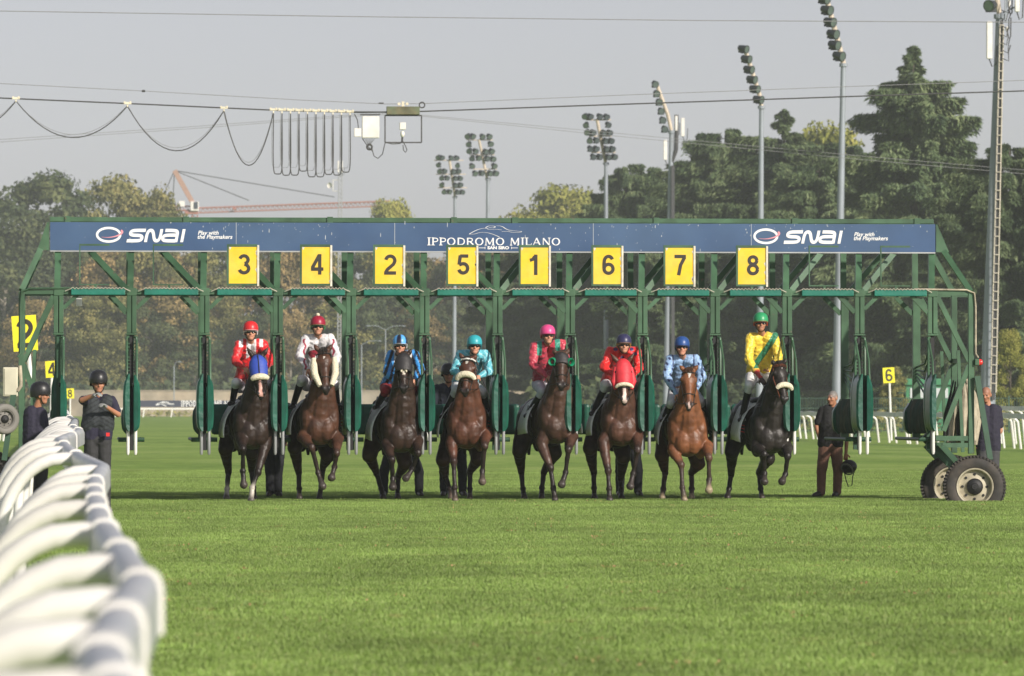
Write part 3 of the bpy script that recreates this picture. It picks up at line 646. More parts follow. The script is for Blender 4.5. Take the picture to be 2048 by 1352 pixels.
# wheels: tyre > rim
def wheel(c, r, ax, w_, name='wheel', mt=M_TYRE, mr=M_RIM, hub=M_BLACK):
    c = V(c); ax = V(ax).normalized(); mb = MB(); h = w_/2
    mb.lathe(c, ax, [(r*.6,-h*.75),(r*.72,-h),(r*.88,-h),(r*.97,-h*.8),(r,-h*.5),(r,h*.5),(r*.97,h*.8),(r*.88,h),(r*.72,h),(r*.63,h*.9),(r*.6,h*.7),(r*.6,-h*.7)], 56)
    u = ax.orthogonal().normalized(); v = ax.cross(u)
    for k in range(56 if mt is M_TYRE else 0):
        for s in (-1, 1):
            a = 2*math.pi*(k + (.25 if s > 0 else -.25))/56; d = u*math.cos(a) + v*math.sin(a); t = -u*math.sin(a) + v*math.cos(a)
            p = c + d*(r*.985) + ax*s*h*.55
            mb.bar(p - ax*h*.42, p + ax*h*.42, r*.055, r*.07, d)
    o = mb.build(name, mt, gate, True)
    rm = MB(); rm.lathe(c, ax, [(r*.61,h*.82),(r*.6,h*.9),(r*.56,h*.86),(r*.53,h*.5),(r*.5,h*.2),(r*.3,h*.35),(r*.28,h*.4),(r*.02,h*.45)], 40)
    rm.lathe(c, -ax, [(r*.61,h*.82),(r*.53,h*.3),(r*.3,h*.35),(r*.02,h*.45)], 40)
    rim = rm.build('rim', mr, o, True)
    hm = MB(); hm.lathe(c, ax, [(r*.27,h*.4),(r*.27,h*.55),(r*.22,h*.75),(r*.12,h*.85),(r*.1,h*.95),(r*.01,h*.96)], 28)
    for k in range(8):
        a = 2*math.pi*k/8; d = u*math.cos(a) + v*math.sin(a); hm.lathe(c + d*r*.4, ax, [(r*.045,h*.2),(r*.045,h*.36),(r*.001,h*.365)], 10)
    hm.build('hub', hub, rim, True)
    return o
AX = (-.10, -1, 0.0)
wheel(P(1949, 973, F-1.1) , .47, AX, .30)
wheel(P(1902, 970, F+.9), .47, (-.1, -1, 0), .30)
wheel(P(-48, 965, F-1.1), .47, AX, .30)
wheel(P(-22, 962, F+.9), .47, AX, .30)
wheel(P(8, 838, F-.3), .235, (.45, -1, 0), .16, 'spare_wheel', M_GREY, M_GREY)
# canvas bundle with hoses inside the right end
cv = MB()
for k in range(15):
    a = rr.uniform(1893, 1958); sp_ = (a-1928)*.3
    top, bt = rr.uniform(758, 800), rr.uniform(868, 893)
    q0 = P(1928 + sp_, top, F+rr.uniform(.2, .9)); q1 = P(a, (top+bt)/2, q0.y); q2 = P(a + rr.uniform(-4, 4), bt, q0.y)
    cv.tube([q0, q0*.5+q1*.5+V((.01,0,.03)), q1, q2], [.02, .05, .065, .03], 8)
cv.build('canvas_bundle', M_CANVAS, gate, True)
hz = MB()
for k in range(16):
    a = rr.uniform(1888, 1925)
    q0 = P(1912 + (a-1905)*.35, rr.uniform(752, 790), F+rr.uniform(.1, .8)); q1 = P(a, 830, q0.y); q2 = P(a + rr.uniform(-3, 3), rr.uniform(866, 882), q0.y)
    hz.tube([q0, q1, q2], [.012, .022, .014], 6)
hz.build('hose_bundle', M_BLACK, gate, True)
MB().box(px(158)-.045, px(158)+.045, F+.3, F+.4, Z(613,F), Z(597,F)).build('hanging_box', M_WHITE, gate, bevel=.008)

# ================================================================== HORSES
M_COAT = mat('horse coat', (.1,.05,.03), 0.44, var=0.42, scale=7, bump=0.6, bscale=12, spec=0.36, attr=True)
M_SKIN = mat('skin', (.4,.2,.13), 0.55, var=0.06, scale=14, attr=True)
M_SILK = mat('racing silk', (.5,.5,.5), 0.38, var=0.1, scale=12, bump=1.0, bscale=14, attr=True, sheen=0.2)
M_CLOTH = mat('matt cloth', (.5,.5,.5), 0.85, var=0.12, scale=14, bump=0.35, bscale=22, attr=True)
M_LEATHER = mat('boot leather', (.5,.5,.5), 0.35, var=0.1, scale=12, attr=True)
M_HELM = mat('helmet cover', (.5,.5,.5), 0.38, var=0.05, attr=True)
M_EYE = mat('dark eye', (0.008, 0.006, 0.005), 0.12)
M_STRAP = mat('black strap', (0.015, 0.013, 0.012), 0.5)
M_STRAPB = mat('brown strap', (0.12, 0.035, 0.015), 0.5)
M_FLEECE = mat('cream sheepskin', (0.7, 0.64, 0.48), 0.95, var=0.12, scale=30, bump=0.9, bscale=45)
M_PADW = mat('white saddle cloth', (0.82, 0.82, 0.8), 0.8, var=0.08, scale=5, bump=0.5, bscale=9)
M_MANE = mat('dark mane', (0.014, 0.01, 0.008), 0.6, var=0.3, scale=20)
ZONES = {1: (420, 600, .3106), 2: (420, 600, .3106), 3: (700, 600, .3106), 4: (700, 600, .3106), 5: (1000, 600, .3106), 6: (1000, 600, .3106), 7: (1280, 600, .3108), 8: (1280, 600, .3108)}
def zp(k, p): a, b, s = ZONES[k]; return (a + p[0]*s, b + p[1]*s)
def colors(me, fn):
    n_ = len(me.vertices); vs = np.empty(n_*3, 'f'); me.vertices.foreach_get('co', vs); vs = vs.reshape(-1, 3)
    c = np.ones((n_, 4), 'f'); c[:, :3] = fn(vs); at = me.color_attributes.new('col', 'FLOAT_COLOR', 'POINT'); at.data.foreach_set('color', c.ravel())
YC0 = F - .55
def horse(k, coat, points, belly, label, cx, rump, cb, poll, muz, ears, fl, fr, hl, hr, blaze=None, socks=(), facefn=None, hoof=(.05,.04,.035), turn=0.0, eyes=True):
    Yc = YC0
    def W(p, dy): q = zp(k, p); return P(q[0], q[1], Yc + dy)
    C = P(cx, HOR, Yc); C.z = 0; Rp = P(rump, HOR, Yc + 1.75); Rp.z = 0
    back = (Rp - C).normalized(); lat = V((back.y, -back.x, 0)); dz = Z(cb, Yc) - .83
    def B(x, y, z, f=1.0): return C + lat*x + back*y + V((0, 0, z + dz*max(0, 1 - y/1.6)*f))
    rot = Matrix((lat, back, V((0,0,1)))).transposed()
    g = empty('horse', C + back*.9, label, 'horse', 'racehorses leaving the stalls')
    pr = []
    def E(c, r, t=0, ro=rot): pr.append(eli(c, r, t, ro))
    E(B(0, .5, 1.19), (.285, .5, .36), 0); E(B(0, 1.0, 1.22), (.31, .62, .34), 6); E(B(0, 1.55, 1.28), (.29, .44, .33), 6); E(B(0, .55, 1.5), (.1, .32, .15))
    E(B(0, .22, 1.12), (.25, .26, .3)); 
    for s in (-1, 1):
        E(B(s*.075, .08, 1.1), (.15, .13, .22)); E(B(s*.185, .2, 1.24), (.135, .2, .33)); E(B(s*.2, .26, .98), (.105, .16, .2)); E(B(s*.12, .3, 1.42), (.12, .2, .2)); E(B(s*.15, 1.75, 1.15), (.15, .3, .36), 6)
        E(B(s*.1, 2.0, 1.05), (.11, .16, .3), 6)
    # neck and head
    pl, mz = W(poll, -.12), W(muz, -.40)
    ax = (mz - pl); L = ax.length; ax.normalize(); rx = V((1, turn, 0)).normalized(); fw = rx.cross(ax).normalized()
    if fw.y > 0: fw = -fw
    rx = fw.cross(ax).normalized(); rx = rx if rx.x > 0 else -rx
    hr_ = Matrix((rx, fw, ax)).transposed()
    H = lambda a, b, c: pl + rx*(a*1.18) + fw*b + ax*(c*L)
    base1, base2 = B(0, .5, 1.42), B(0, .16, 1.2); th = H(0, -.1, .1); tl = H(0, -.12, .3)
    pr.append(cap(th, .085, base1*.45 + th*.55, .12)); pr.append(cap(base1*.45 + th*.55, .135, base1, .22))
    pr.append(cap(tl, .08, base2*.5 + tl*.5, .13)); pr.append(cap(base2*.5 + tl*.5, .14, base2, .2))
    for s in (-1, 1): pr.append(cap(H(s*.045, -.1, .28), .065, B(s*.16, .14, 1.25), .12))
    E(H(0, -.02, .1), (.1, .09, .1), 5, hr_); E(H(0, 0, .27), (.112, .085, .14), 5, hr_)
    for s in (-1, 1):
        E(H(s*.05, -.085, .36), (.045, .1, .13), 5, hr_); E(H(s*.085, .0, .27), (.036, .045, .045), 5, hr_); E(H(s*.034, .03, .9), (.034, .035, .045), 4, hr_)
    pr.append(cap(H(0, 0, .3), .078, H(0, .01, .82), .05, 5)); pr.append(cap(H(0, -.05, .4), .06, H(0, -.03, .85), .042, 5)); E(H(0, .0, .91), (.058, .058, .065), 4, hr_); E(H(0, -.03, .99), (.038, .035, .03), 4, hr_)
    for s, e in zip((-1, 1), ears):
        tip = W(e, -.12); bs = H(s*.055, -.02, .02); md = (tip + bs)/2 + V((s*.006, 0, 0)); tip = tip + (tip-bs)*.12; pr.append(cap(bs, .032, md, .04, 5)); pr.append(cap(md, .038, tip, .008, 5))
    # legs: lists of zoom points [upper, knee, fetlock, hoof], each with its depth
    hoofs = []
    def leg(pts, dys, planted, front, sock, s):
        w = [W(p, dy) for p, dy in zip(pts, dys)]
        if planted:
            w[3].z = .035; w[2].z = max(w[2].z, .13); w[2].z = min(w[2].z, .22)
        top = B(s*.17, .2, 1.05) if front else B(s*.16, 1.72, 1.1)
        if front:
            pr.append(cap(top, .13, w[0], .1)); pr.append(cap(w[0], .095, w[0].lerp(w[1], .45), .075)); pr.append(cap(w[0].lerp(w[1], .45), .075, w[1], .048)); e = w[1]
            pr.append(eli(e, (.06, .058, .07), 1)); pr.append(cap(w[1], .048, w[2]*.25 + w[1]*.75, .037, 1)); pr.append(cap(w[1], .036, w[2], .036, 1))
        else:
            pr.append(cap(top, .17, w[0], .12, 6)); pr.append(cap(w[0], .11, w[1], .052, 6)); pr.append(eli(w[1], (.055, .065, .075), 1)); pr.append(cap(w[1] + V((0,.05,.05)), .02, w[1], .04, 1)); pr.append(cap(w[1], .045, w[2], .037, 1))
        ty = 2 if sock else 1
        pr.append(eli(w[2], (.05, .052, .05), ty)); pr.append(cap(w[2], .038, w[3]*.75 + w[2]*.25, .042, ty))
        d = (w[3] - w[2]).normalized()
        if planted: pr.append(cap(w[3] + V((0,.0,.03)), .044, w[3] + V((0,-.02,0)), .056, 3))
        else: pr.append(cap(w[3] - d*.02, .05, w[3] + d*.02, .066, 3)); pr.append(eli(w[3] + d*.03, (.062, .055, .042), 3))
    leg(fl[0], fl[1], fl[2], True, 'fl' in socks, -1); leg(fr[0], fr[1], fr[2], True, 'fr' in socks, 1)
    leg(hl[0], hl[1], True, False, 'hl' in socks, -1); leg(hr[0], hr[1], True, False, 'hr' in socks, 1)
    points = tuple(c*.65 for c in points)
    pal = np.array([coat, points, (.6,.55,.48), hoof, [c*.5+.012 for c in points], coat, belly])
    def post(vs, c):
        v = vs - np.array(pl); a = v @ np.array(rx); b = v @ np.array(fw); t = (v @ np.array(ax))/L
        if blaze:
            for t0, t1, w0, w1, bc in blaze:
                m_ = (t > t0) & (t < t1) & (b > .015) & (np.abs(a + .004*np.sin(t*30)) < w0 + (w1-w0)*(t-t0)/(t1-t0)); c[m_] = bc
        m_ = (t > .8) & (t < 1.1) & (b > -.02) & (b < .2) & (np.abs(np.abs(a) - .038) < .013) & (np.abs(t-.91) < .025); c[m_] = (.01,.008,.008)
        return c
    body = skin('body', pr, .0125, 3, M_COAT, g, pal, .02, post, .0065, 7)
    # parts
    if eyes:
        for s in (-1, 1): MB().ell(H(s*.094, .012, .275), (.019, .024, .024), 12, 8).build('eye', M_EYE, g, True)
    tb = MB(); 
    tb.tube([B(0, 2.12, 1.45), B(0, 2.3, 1.35), B(.02, 2.36, 1.0), B(.03, 2.33, .7)], [.05, .07, .07, .02], 8); tb.build('tail', M_MANE, g, True)
    mn = MB()
    for i in range(9):
        t = i/8; p = th.lerp(base1, t) + V((rr.uniform(-.02,.02), .09, .06 + .05*(1-t))); mn.tube([p, p + V((.07, -.02, .02)), p + V((.14, -.05, -.12))], [.03, .03, .008], 5)
    mn.build('mane', M_MANE, g, True)
    if eyes and k in (2, 4, 7, 8):
        fk = MB()
        for i in range(9):
            u_ = (i-4)*.009; fk.tube([H(u_*.6, .0, -.04), H(u_, .07, .02), H(u_*1.5 + .004*math.sin(i*3), .1, .13 + .04*math.sin(i*2))], [.012, .01, .003], 5)
        fk.build('forelock', M_MANE if k != 7 else mat('red mane', (.05,.02,.01), .6), g, True)
    br = MB()
    def band(t, wx, dp, off, r): 
        return [H(wx*math.sin(a), off + dp*math.cos(a), t) for a in [(-2.0 + 4.0*i/12) for i in range(13)]]
    br.tube(band(.13, .095, .085, .0, 0), .008, 5); br.tube(band(.66, .078, .075, -.01, 0), .009, 5)
    for s in (-1, 1):
        br.tube([H(s*.09, -.01, .12), H(s*.1, -.03, .4), H(s*.072, -.02, .66), H(s*.06, .0, .84)], .008, 5)
        br.lathe(H(s*.062, .0, .86), (s, 0, 0), [(.018,0),(.026,.004),(.026,.008),(.018,.01)], 12)
    br.build('bridle', M_STRAPB if k in (8,) else M_STRAP, g, True)
    # saddle cloth draped over the back
    sv = MB(); nA, nY = 20, 6; pts = []
    for j in range(nY+1):
        yy = .62 + .62*j/nY
        for i in range(nA+1):
            a = -1.95 + 3.9*i/nA; fl_ = .02 + .07*max(0, abs(a)-1.0)
            pts.append(B((.335+fl_*1.6)*math.sin(a) + .01*math.sin(j*2+i), yy - .16*max(0, abs(a)-.6) + .02*math.sin(i*1.3), 1.2 + .40*math.cos(a) - .12*max(0, abs(a)-1.5)))
    o_ = nA+1
    sv.add(pts, [(j*o_+i, j*o_+i+1, (j+1)*o_+i+1, (j+1)*o_+i) for j in range(nY) for i in range(nA)])
    cl = sv.build('saddle_cloth', M_PADW, g, True); md = cl.modifiers.new('s', 'SOLIDIFY'); md.thickness = .012
    sd2 = MB(); sd2.ell(B(0, .95, 1.6), (.16, .26, .06)); sd2.ell(B(0, .74, 1.66), (.07, .07, .05)); sd2.build('saddle', M_STRAP, g, True)
    gi = MB(); gi.tube([B(.34*math.sin(a), .72, 1.2 + .385*math.cos(a)) for a in [i*math.pi/10 for i in range(21)]], .02, 5); gi.build('girth', M_STRAP, g, True)
    return dict(g=g, B=B, H=H, W=W, C=C, L=L, rx=rx, fw=fw, ax=ax, Yc=Yc)
def fleece_band(h, t, wd=.075, off=.06, r=.042, drop=.05, span=1.25, name='sheepskin_noseband', m=M_FLEECE):
    H = h['H']; mb = MB(); n_ = 14; pts = []; rs = []
    for i in range(n_+1):
        a = -span + 2*span*i/n_; pts.append(H((wd+.02)*math.sin(a)*1.1, off*math.cos(a)+.035, t + drop*(1-math.cos(a)))); rs.append(r*(.55 + .45*math.cos(a*.9)))
    mb.tube(pts, rs, 10); return mb.build(name, m, h['g'], True)
def hood(h, m, t0, t1, sc_=1.08, name='hood'):
    # close fitting cloth over the upper face
    H = h['H']; mb = MB(); nA, nT = 18, 8; vs = []
    for j in range(nT+1):
        t = t0 + (t1-t0)*j/nT; w_ = .1*(1 - .5*max(0, t-.3)) + .004; w_ *= min(1, .42 + .58*math.sin(min(1, (t-t0)/.2)*1.57))
        dpt = .098*(1 - .25*max(0, t-.3)) * min(1, .5 + (t-t0)*6)
        for i in range(nA+1):
            a = -2.2 + 4.4*i/nA; vs.append(H(w_*sc_*math.sin(a), dpt*sc_*math.cos(a) - .006, t))
    o_ = nA+1; mb.add(vs, [(j*o_+i, j*o_+i+1, (j+1)*o_+i+1, (j+1)*o_+i) for j in range(nT) for i in range(nA)])
    o = mb.build(name, m, h['g'], True); md = o.modifiers.new('s', 'SOLIDIFY'); md.thickness = .006; md.offset = 1
    for s in (-1, 1):
        MB().ell(H(s*.093, .03, .275), (.026, .024, .03)).build('eye_opening', M_EYE, o, True)
    return o
fy = [.12, -.22, -.12, -.18]      # lifted foreleg depths: elbow, knee, fetlock, hoof
fs_ = [.15, -.02, -.06, -.1]      # standing foreleg
hd = [1.5, 1.95, 1.85, 1.75]
RAISE = ([None], fy, False)
BAY = (.085,.028,.012); DBAY = (.05,.02,.011); BLK = (.016,.012,.01); PT = (.022,.018,.017); PT2 = (.06,.045,.04)
h1 = horse(1, (.026,.015,.011), (.016,.012,.011), (.03,.014,.01), 'near black horse with a blue hood and pink nose, leftmost of the eight runners', 510, 484, 898, (305,355), (330,632), ((240,308),(372,308)),
    ([(205,900),(212,960),(212,1100),(217,1180)], [.0,-.3,-.2,-.22], False), ([(355,930),(308,1108),(272,1205),(264,1275)], fs_, True),
    ([(100,960),(118,1105),(110,1215),(106,1275)], hd), ([(270,980),(268,1090),(280,1205),(285,1268)], hd), blaze=[(.5,.98,.012,.03,(.5,.28,.23))], socks=('hl','fr'))
h2 = horse(2, (.072,.031,.018), (.035,.022,.018), (.035,.014,.009), 'dark bay horse with a small white star and fluffy white cheek rolls', 643, 620, 889, (730,318), (748,600), ((672,290),(785,288)),
    ([(600,880),(655,950),(697,1112),(722,1190)], fy, False), ([(822,890),(815,985),(802,1075),(785,1135)], fy, False),
    ([(545,950),(572,1110),(574,1215),(576,1275)], hd), ([(760,1000),(727,1080),(715,1200),(705,1272)], hd), blaze=[(.2,.27,.018,.002,(.6,.55,.5))])
h3 = horse(3, (.03,.016,.011), (.016,.011,.01), (.045,.02,.012), 'dark brown horse in a black hood with a small white nose spot', 807, 774, 907, (345,345), (345,590), ((296,345),(392,318)),
    ([(240,935),(270,1030),(275,1150),(275,1195)], fy, False), ([(435,905),(437,985),(402,1085),(365,1140)], fy, False),
    ([(125,1000),(170,1110),(200,1215),(213,1272)], hd), ([(355,1050),(312,1130),(306,1215),(308,1275)], hd), blaze=[(.48,.6,.02,.022,(.5,.45,.38))])
h4 = horse(4, (.085,.033,.019), (.03,.02,.018), (.04,.016,.01), 'brown bay horse with a fluffy cream noseband and star on its forehead', 935, 928, 898, (762,372), (740,612), ((708,345),(812,355)),
    ([(655,925),(668,1040),(674,1180),(675,1272)], fs_, True), ([(878,865),(866,940),(852,1100),(852,1160)], fy, False),
    ([(600,1030),(612,1130),(640,1215),(652,1272)], hd), ([(825,1020),(772,1105),(772,1215),(772,1274)], hd), blaze=[(.12,.24,.03,.008,(.6,.56,.5))], hoof=(.12,.09,.07), turn=-.3)
h5 = horse(5, (.06,.03,.02), (.03,.022,.02), (.035,.016,.011), 'dark brown horse in green eye cups with its head held high', 1121, 1070, 886, (395,338), (395,572), ((342,322),(442,318)),
    ([(265,925),(325,1080),(344,1210),(354,1276)], fs_, True), ([(465,880),(440,965),(422,1110),(400,1180)], fy, False),
    ([(125,975),(137,1105),(148,1215),(156,1272)], hd), ([(352,985),(282,1110),(270,1210),(268,1272)], hd))
h6 = horse(6, (.075,.034,.022), (.03,.02,.018), (.04,.016,.011), 'brown horse with a bright red hood, cream noseband and pale blaze', 1246, 1216, 892, (792,395), (802,668), ((716,348),(858,348)),
    ([(665,915),(696,1100),(702,1215),(706,1272)], fs_, True), ([(888,860),(886,965),(857,1120),(841,1190)], fy, False),
    ([(580,955),(604,1110),(606,1210),(608,1268)], hd), ([(795,1010),(777,1150),(779,1220),(781,1272)], hd), blaze=[(.45,1.02,.014,.036,(.58,.45,.4))])
h7 = horse(7, (.17,.065,.028), (.075,.05,.042), (.06,.022,.012), 'bright red bay horse with a white star and one pale front hoof', 1378, 1356, 917, (315,445), (315,702), ((258,425),(372,422)),
    ([(215,965),(265,1062),(273,1205),(285,1292)], fs_, True), ([(432,940),(443,1015),(445,1155),(443,1215)], fy, False),
    ([(142,1000),(162,1110),(150,1215),(142,1272)], hd), ([(372,1050),(332,1112),(332,1215),(332,1275)], hd), blaze=[(.13,.28,.03,.006,(.65,.62,.58)), (.85,1.0,.008,.018,(.55,.4,.36))], hoof=(.3,.24,.16))
h8 = horse(8, (.02,.016,.014), (.017,.013,.012), (.016,.012,.011), 'black horse at the right end turning its head, with a cream noseband', 1547, 1496, 911, (893,405), (930,662), ((852,392),(942,380)),
    ([(755,955),(797,992),(800,1115),(800,1160)], fy, False), ([(945,950),(950,1005),(936,1120),(918,1160)], fy, False),
    ([(592,975),(586,1120),(572,1215),(563,1274)], hd), ([(822,1020),(766,1110),(776,1215),(784,1274)], hd), blaze=[(.15,.19,.006,.004,(.4,.38,.36))], turn=.42)
def vinyl(n_, c): return mat(n_, c, .55, var=.12, scale=10, bump=.3, bscale=20)
BLUE = vinyl('blue hood', (.03,.07,.4)); REDH = vinyl('red hood', (.62,.03,.045)); DKH = vinyl('black hood', (.022,.02,.022)); GRN = vinyl('green eye cup', (.0,.22,.1))
hood(h1, BLUE, .02, .52, 1.12); mb = MB().tube([h1['H'](0, .112, t) for t in (.06, .2, .35, .5)], .008, 5); mb.build('hood_seam', M_STRAP, h1['g'])
fleece_band(h1, .56, .075, .07, .05, .03)
for s in (-1, 1):
    p = [h2['H'](s*(.118+.02*math.sin(t*4)), .0, t) for t in (.2, .38, .56, .72)]; p[3] = h2['H'](s*.075, .02, .84); MB().tube(p, [.038, .056, .056, .036], 10).build('cheek_roll', M_FLEECE, h2['g'], True)
hood(h3, DKH, .02, .5, 1.08)
mb = MB().tube([h3['H'](.035*math.sin(a), .085, .53 - .05*math.cos(a)) for a in (-2, -1.2, -.5, 0, .5, 1.2, 2)], .013, 6); mb.build('nose_strap', M_FLEECE, h3['g'], True)
fleece_band(h4, .52, .085, .07, .052, .1, 1.5); MB().tube([h4['H'](.1*math.sin(a), .1*math.cos(a), .1) for a in (-1.6, -.8, 0, .8, 1.6)], .012, 6).build('brow_band', M_WHITE, h4['g'])
hood(h5, DKH, .02, .36, 1.06)
for s in (-1, 1):
    c = h5['H'](s*.12, .03, .29); MB().lathe(c, (s*.55, -1, 0), [(.065,-.04),(.07,.0),(.055,.03),(.045,.02),(.03,-.03)], 16).build('eye_cup', GRN, h5['g'], True)
hood(h6, REDH, -.04, .58, 1.08); fleece_band(h6, .6, .08, .07, .031, .05, 1.4)
for s in (-1, 1): MB().tube([h6['H'](s*.1, .02, .15), h6['H'](s*.125, -.04, .45), h6['H'](s*.1, -.06, .62)], [.03, .055, .03], 10).build('hood_cheek', REDH, h6['g'], True)
fleece_band(h8, .62, .08, .075, .045, .08, 1.35)
mb = MB(); mb.tube([h8['H'](.1*math.sin(a), .1*math.cos(a), .1) for a in (-1.6, -.8, 0, .8, 1.6)], .009, 6); mb.build('brow_band', M_STRAPB, h8['g'])
for h, ch, nm in ((h1, '3', 1), (h2, None, 2), (h4, None, 4), (h8, None, 8)):
    # coloured patches and numerals on the cloth flaps
    s = -1 if ch else 1
    if ch:
        c = h['B'](-.36, .66, 1.12)
        digit('3', c.x-.01, c.z, .17, c.y-.03, M_NUM, h['g'])
RED2 = mat('red marking', (.6,.05,.05), .6)
for h, xo in ((h2, 1), (h4, 1), (h8, -1)):
    c = h['B'](xo*.352, .64, 1.2); mb = MB()
    for j in range(3): mb.bar(c + V((-.03, -.05, .05-j*.05)), c + V((.035, -.045, .035-j*.05)), .012, .004)
    mb.build('cloth_marking', RED2, h['g'])

# ================================================================== PEOPLE
SK = (.56,.27,.17); SKD = (.44,.2,.115)
def hand_prims(wr, d, curl, side, r=.0095, tg=1):
    d = d.normalized(); curl = (curl - d*curl.dot(d)).normalized(); sd_ = d.cross(curl).normalized()
    out = [cap(wr, .026, wr + d*.03, .026, tg), cap(wr + d*.03 + sd_*.015, .018, wr + d*.085 + sd_*.026, .014, tg), cap(wr + d*.03 - sd_*.015, .018, wr + d*.085 - sd_*.026, .014, tg), cap(wr + d*.035, .02, wr + d*.085, .016, tg)]
    for i, L in enumerate((.066, .075, .07, .055)):
        o_ = sd_*(.031 - .0207*i); a = wr + d*.088 + o_; b = a + (d*.8 + curl*.55).normalized()*L*.5; c = b + (d*.25 + curl).normalized()*L*.5
        out += [cap(a, r, b, r*.95, tg), cap(b, r*.95, c, r*.8, tg)]
    t0 = wr + d*.035 + sd_*side*.028; t1 = t0 + (d*.6 + sd_*side*.8 + curl*.3).normalized()*.045; out += [cap(t0, .014, t1, .011, tg), cap(t1, .011, t1 + (d*.8 + curl*.6).normalized()*.03, .009, tg)]
    return out
def head_prims(hc, fd, up, tg=0):
    rt = fd.cross(up).normalized(); ro = Matrix((rt, fd, up)).transposed(); Q = lambda a, b, c: hc + rt*a + fd*b + up*c
    pr = [eli(Q(0,-.012,.03), (.077,.095,.09), 2, ro), eli(Q(0,.015,-.02), (.066,.078,.095), tg, ro), eli(Q(0,.045,-.085), (.042,.04,.035), tg, ro), cap(Q(0,.088,.005), .01, Q(0,.108,-.028), .014, tg),
          cap(Q(-.03,.082,.022), .011, Q(.03,.082,.022), .011, tg), cap(Q(-.02,.078,-.06), .01, Q(.02,.078,-.06), .01, 3)]
    for s in (-1, 1): pr += [eli(Q(s*.045,.055,-.025), (.024,.03,.024), tg, ro), eli(Q(s*.079,-.008,-.01), (.012,.022,.032), tg, ro)]
    return pr, Q
def person(name_loc, label, group, head, fd, tilt, sh, el, wr, hip, kn, an, toe, skin_c=SK, hair=(.03,.02,.015), gl=None, scale=1.0, curls=None, mouth=(.3,.1,.08)):
    g = empty('person', name_loc, label, 'person', group)
    fd = V(fd).normalized(); up = V((0,0,1)); up = (up + fd*tilt).normalized(); fd = (fd - up*fd.dot(up)).normalized()
    pr, Q = head_prims(head, fd, up)
    nb = (sh[0] + sh[1])/2
    pr.append(cap(Q(0,-.02,-.07), .052, nb + V((0,.02,.02)), .058, 0))
    hipc = (hip[0] + hip[1])/2
    for s in (0, 1):
        pr += [cap(nb.lerp(sh[s], .55), .07, nb.lerp(hipc, .5) + (sh[s]-nb)*.35, .09), cap(nb.lerp(hipc, .5) + (sh[s]-nb)*.35, .09, hip[s], .085), cap(nb.lerp(sh[s], .5), .06, sh[s], .052),
               cap(sh[s], .05, el[s], .04), cap(el[s], .04, wr[s], .027), cap(hip[s], .085, kn[s], .055), cap(kn[s], .055, an[s], .037), cap(an[s], .038, toe[s], .03)]
        d = wr[s] - el[s]; cu = curls[s] if curls else V((0,-.3,-1)); pr += hand_prims(wr[s], d, cu, -1 if s == 0 else 1)
    pal = np.array([skin_c, gl if gl else skin_c, hair, mouth])
    def post(vs, c):
        v = vs - np.array(head); a = v @ np.array(fd.cross(up)); b = v @ np.array(fd); z = v @ np.array(up)
        m_ = (b > .05) & (np.abs(np.abs(a) - .032) < .014) & (np.abs(z - .002) < .008); c[m_] = (.02,.015,.012)
        m_ = (b > .05) & (np.abs(np.abs(a) - .033) < .02) & (np.abs(z - .024) < .005); c[m_] = np.array(hair)*.8
        return c
    skin('body', pr, .0085, 3, M_SKIN, g, pal, .006, post)
    return g, Q, fd, up
def helmet(g, Q, up, fd, fn, r=1.0, peak=True, goggles=True, strap=True, mat_=None):
    c = Q(0, -.01, .025); mb = MB(); ro = Matrix((fd.cross(up), fd, up)).transposed(); n_ = 28; vs = []
    prof = [(.1, -.035), (.112, -.03), (.118, .0), (.118, .04), (.106, .085), (.08, .118), (.042, .137), (.001, .143)]
    for rr_, h_ in prof:
        for k in range(n_):
            a = 2*math.pi*k/n_; dip = .035 if (math.sin(a) < 0 and h_ < .01) else 0
            vs.append(c + ro @ V((rr_*math.cos(a)*r, rr_*1.16*math.sin(a)*r, (h_ + .02)*r - (dip if h_ < 0 else 0)))) 
    mb.add(vs, [(i*n_+k, i*n_+(k+1)%n_, (i+1)*n_+(k+1)%n_, (i+1)*n_+k) for i in range(len(prof)-1) for k in range(n_)])
    hm_ = mb.build('helmet', mat_ or M_HELM, g, True)
    cc_ = np.array(c); A = np.array(fd.cross(up)); B_ = np.array(fd); U = np.array(up)
    colors(hm_.data, lambda v: fn((v-cc_) @ A, (v-cc_) @ B_, (v-cc_) @ U))
    if peak:
        pk = MB(); vs = []
        for j in range(2):
            for i in range(9):
                a = math.pi*(.5 + (i-4)*.085); e = 0 if j == 0 else .045*(1-abs(i-4)/5.5); vs.append(c + ro @ V(((.112+e*.3)*math.cos(a)*1.0, (.128+e)*math.sin(a), .0 - e*.25)))
        pk.add(vs, [(i, i+1, i+10, i+9) for i in range(8)]); o = pk.build('helmet_peak', M_STRAP, hm_, True); md = o.modifiers.new('s', 'SOLIDIFY'); md.thickness = .006
    if goggles:
        gg = MB(); gg.tube([Q(.088*math.sin(a), .0 + .1*math.cos(a)*1.02, .004) for a in [-1.75 + 3.5*i/12 for i in range(13)]], .009, 5)
        for s in (-1, 1): gg.ell(Q(s*.034, .086, .002), (.033, .022, .021))
        gg.build('goggles', M_GOG, g, True)
    if strap:
        MB().tube([Q(-.085, .01, -.01), Q(-.062, .02, -.08), Q(-.03, .035, -.118), Q(.03, .035, -.118), Q(.062, .02, -.08), Q(.085, .01, -.01)], .007, 5).build('chin_strap', M_STRAP, g, True)
    return hm_
M_GOG = mat('dark goggles', (.015,.012,.012), .12)
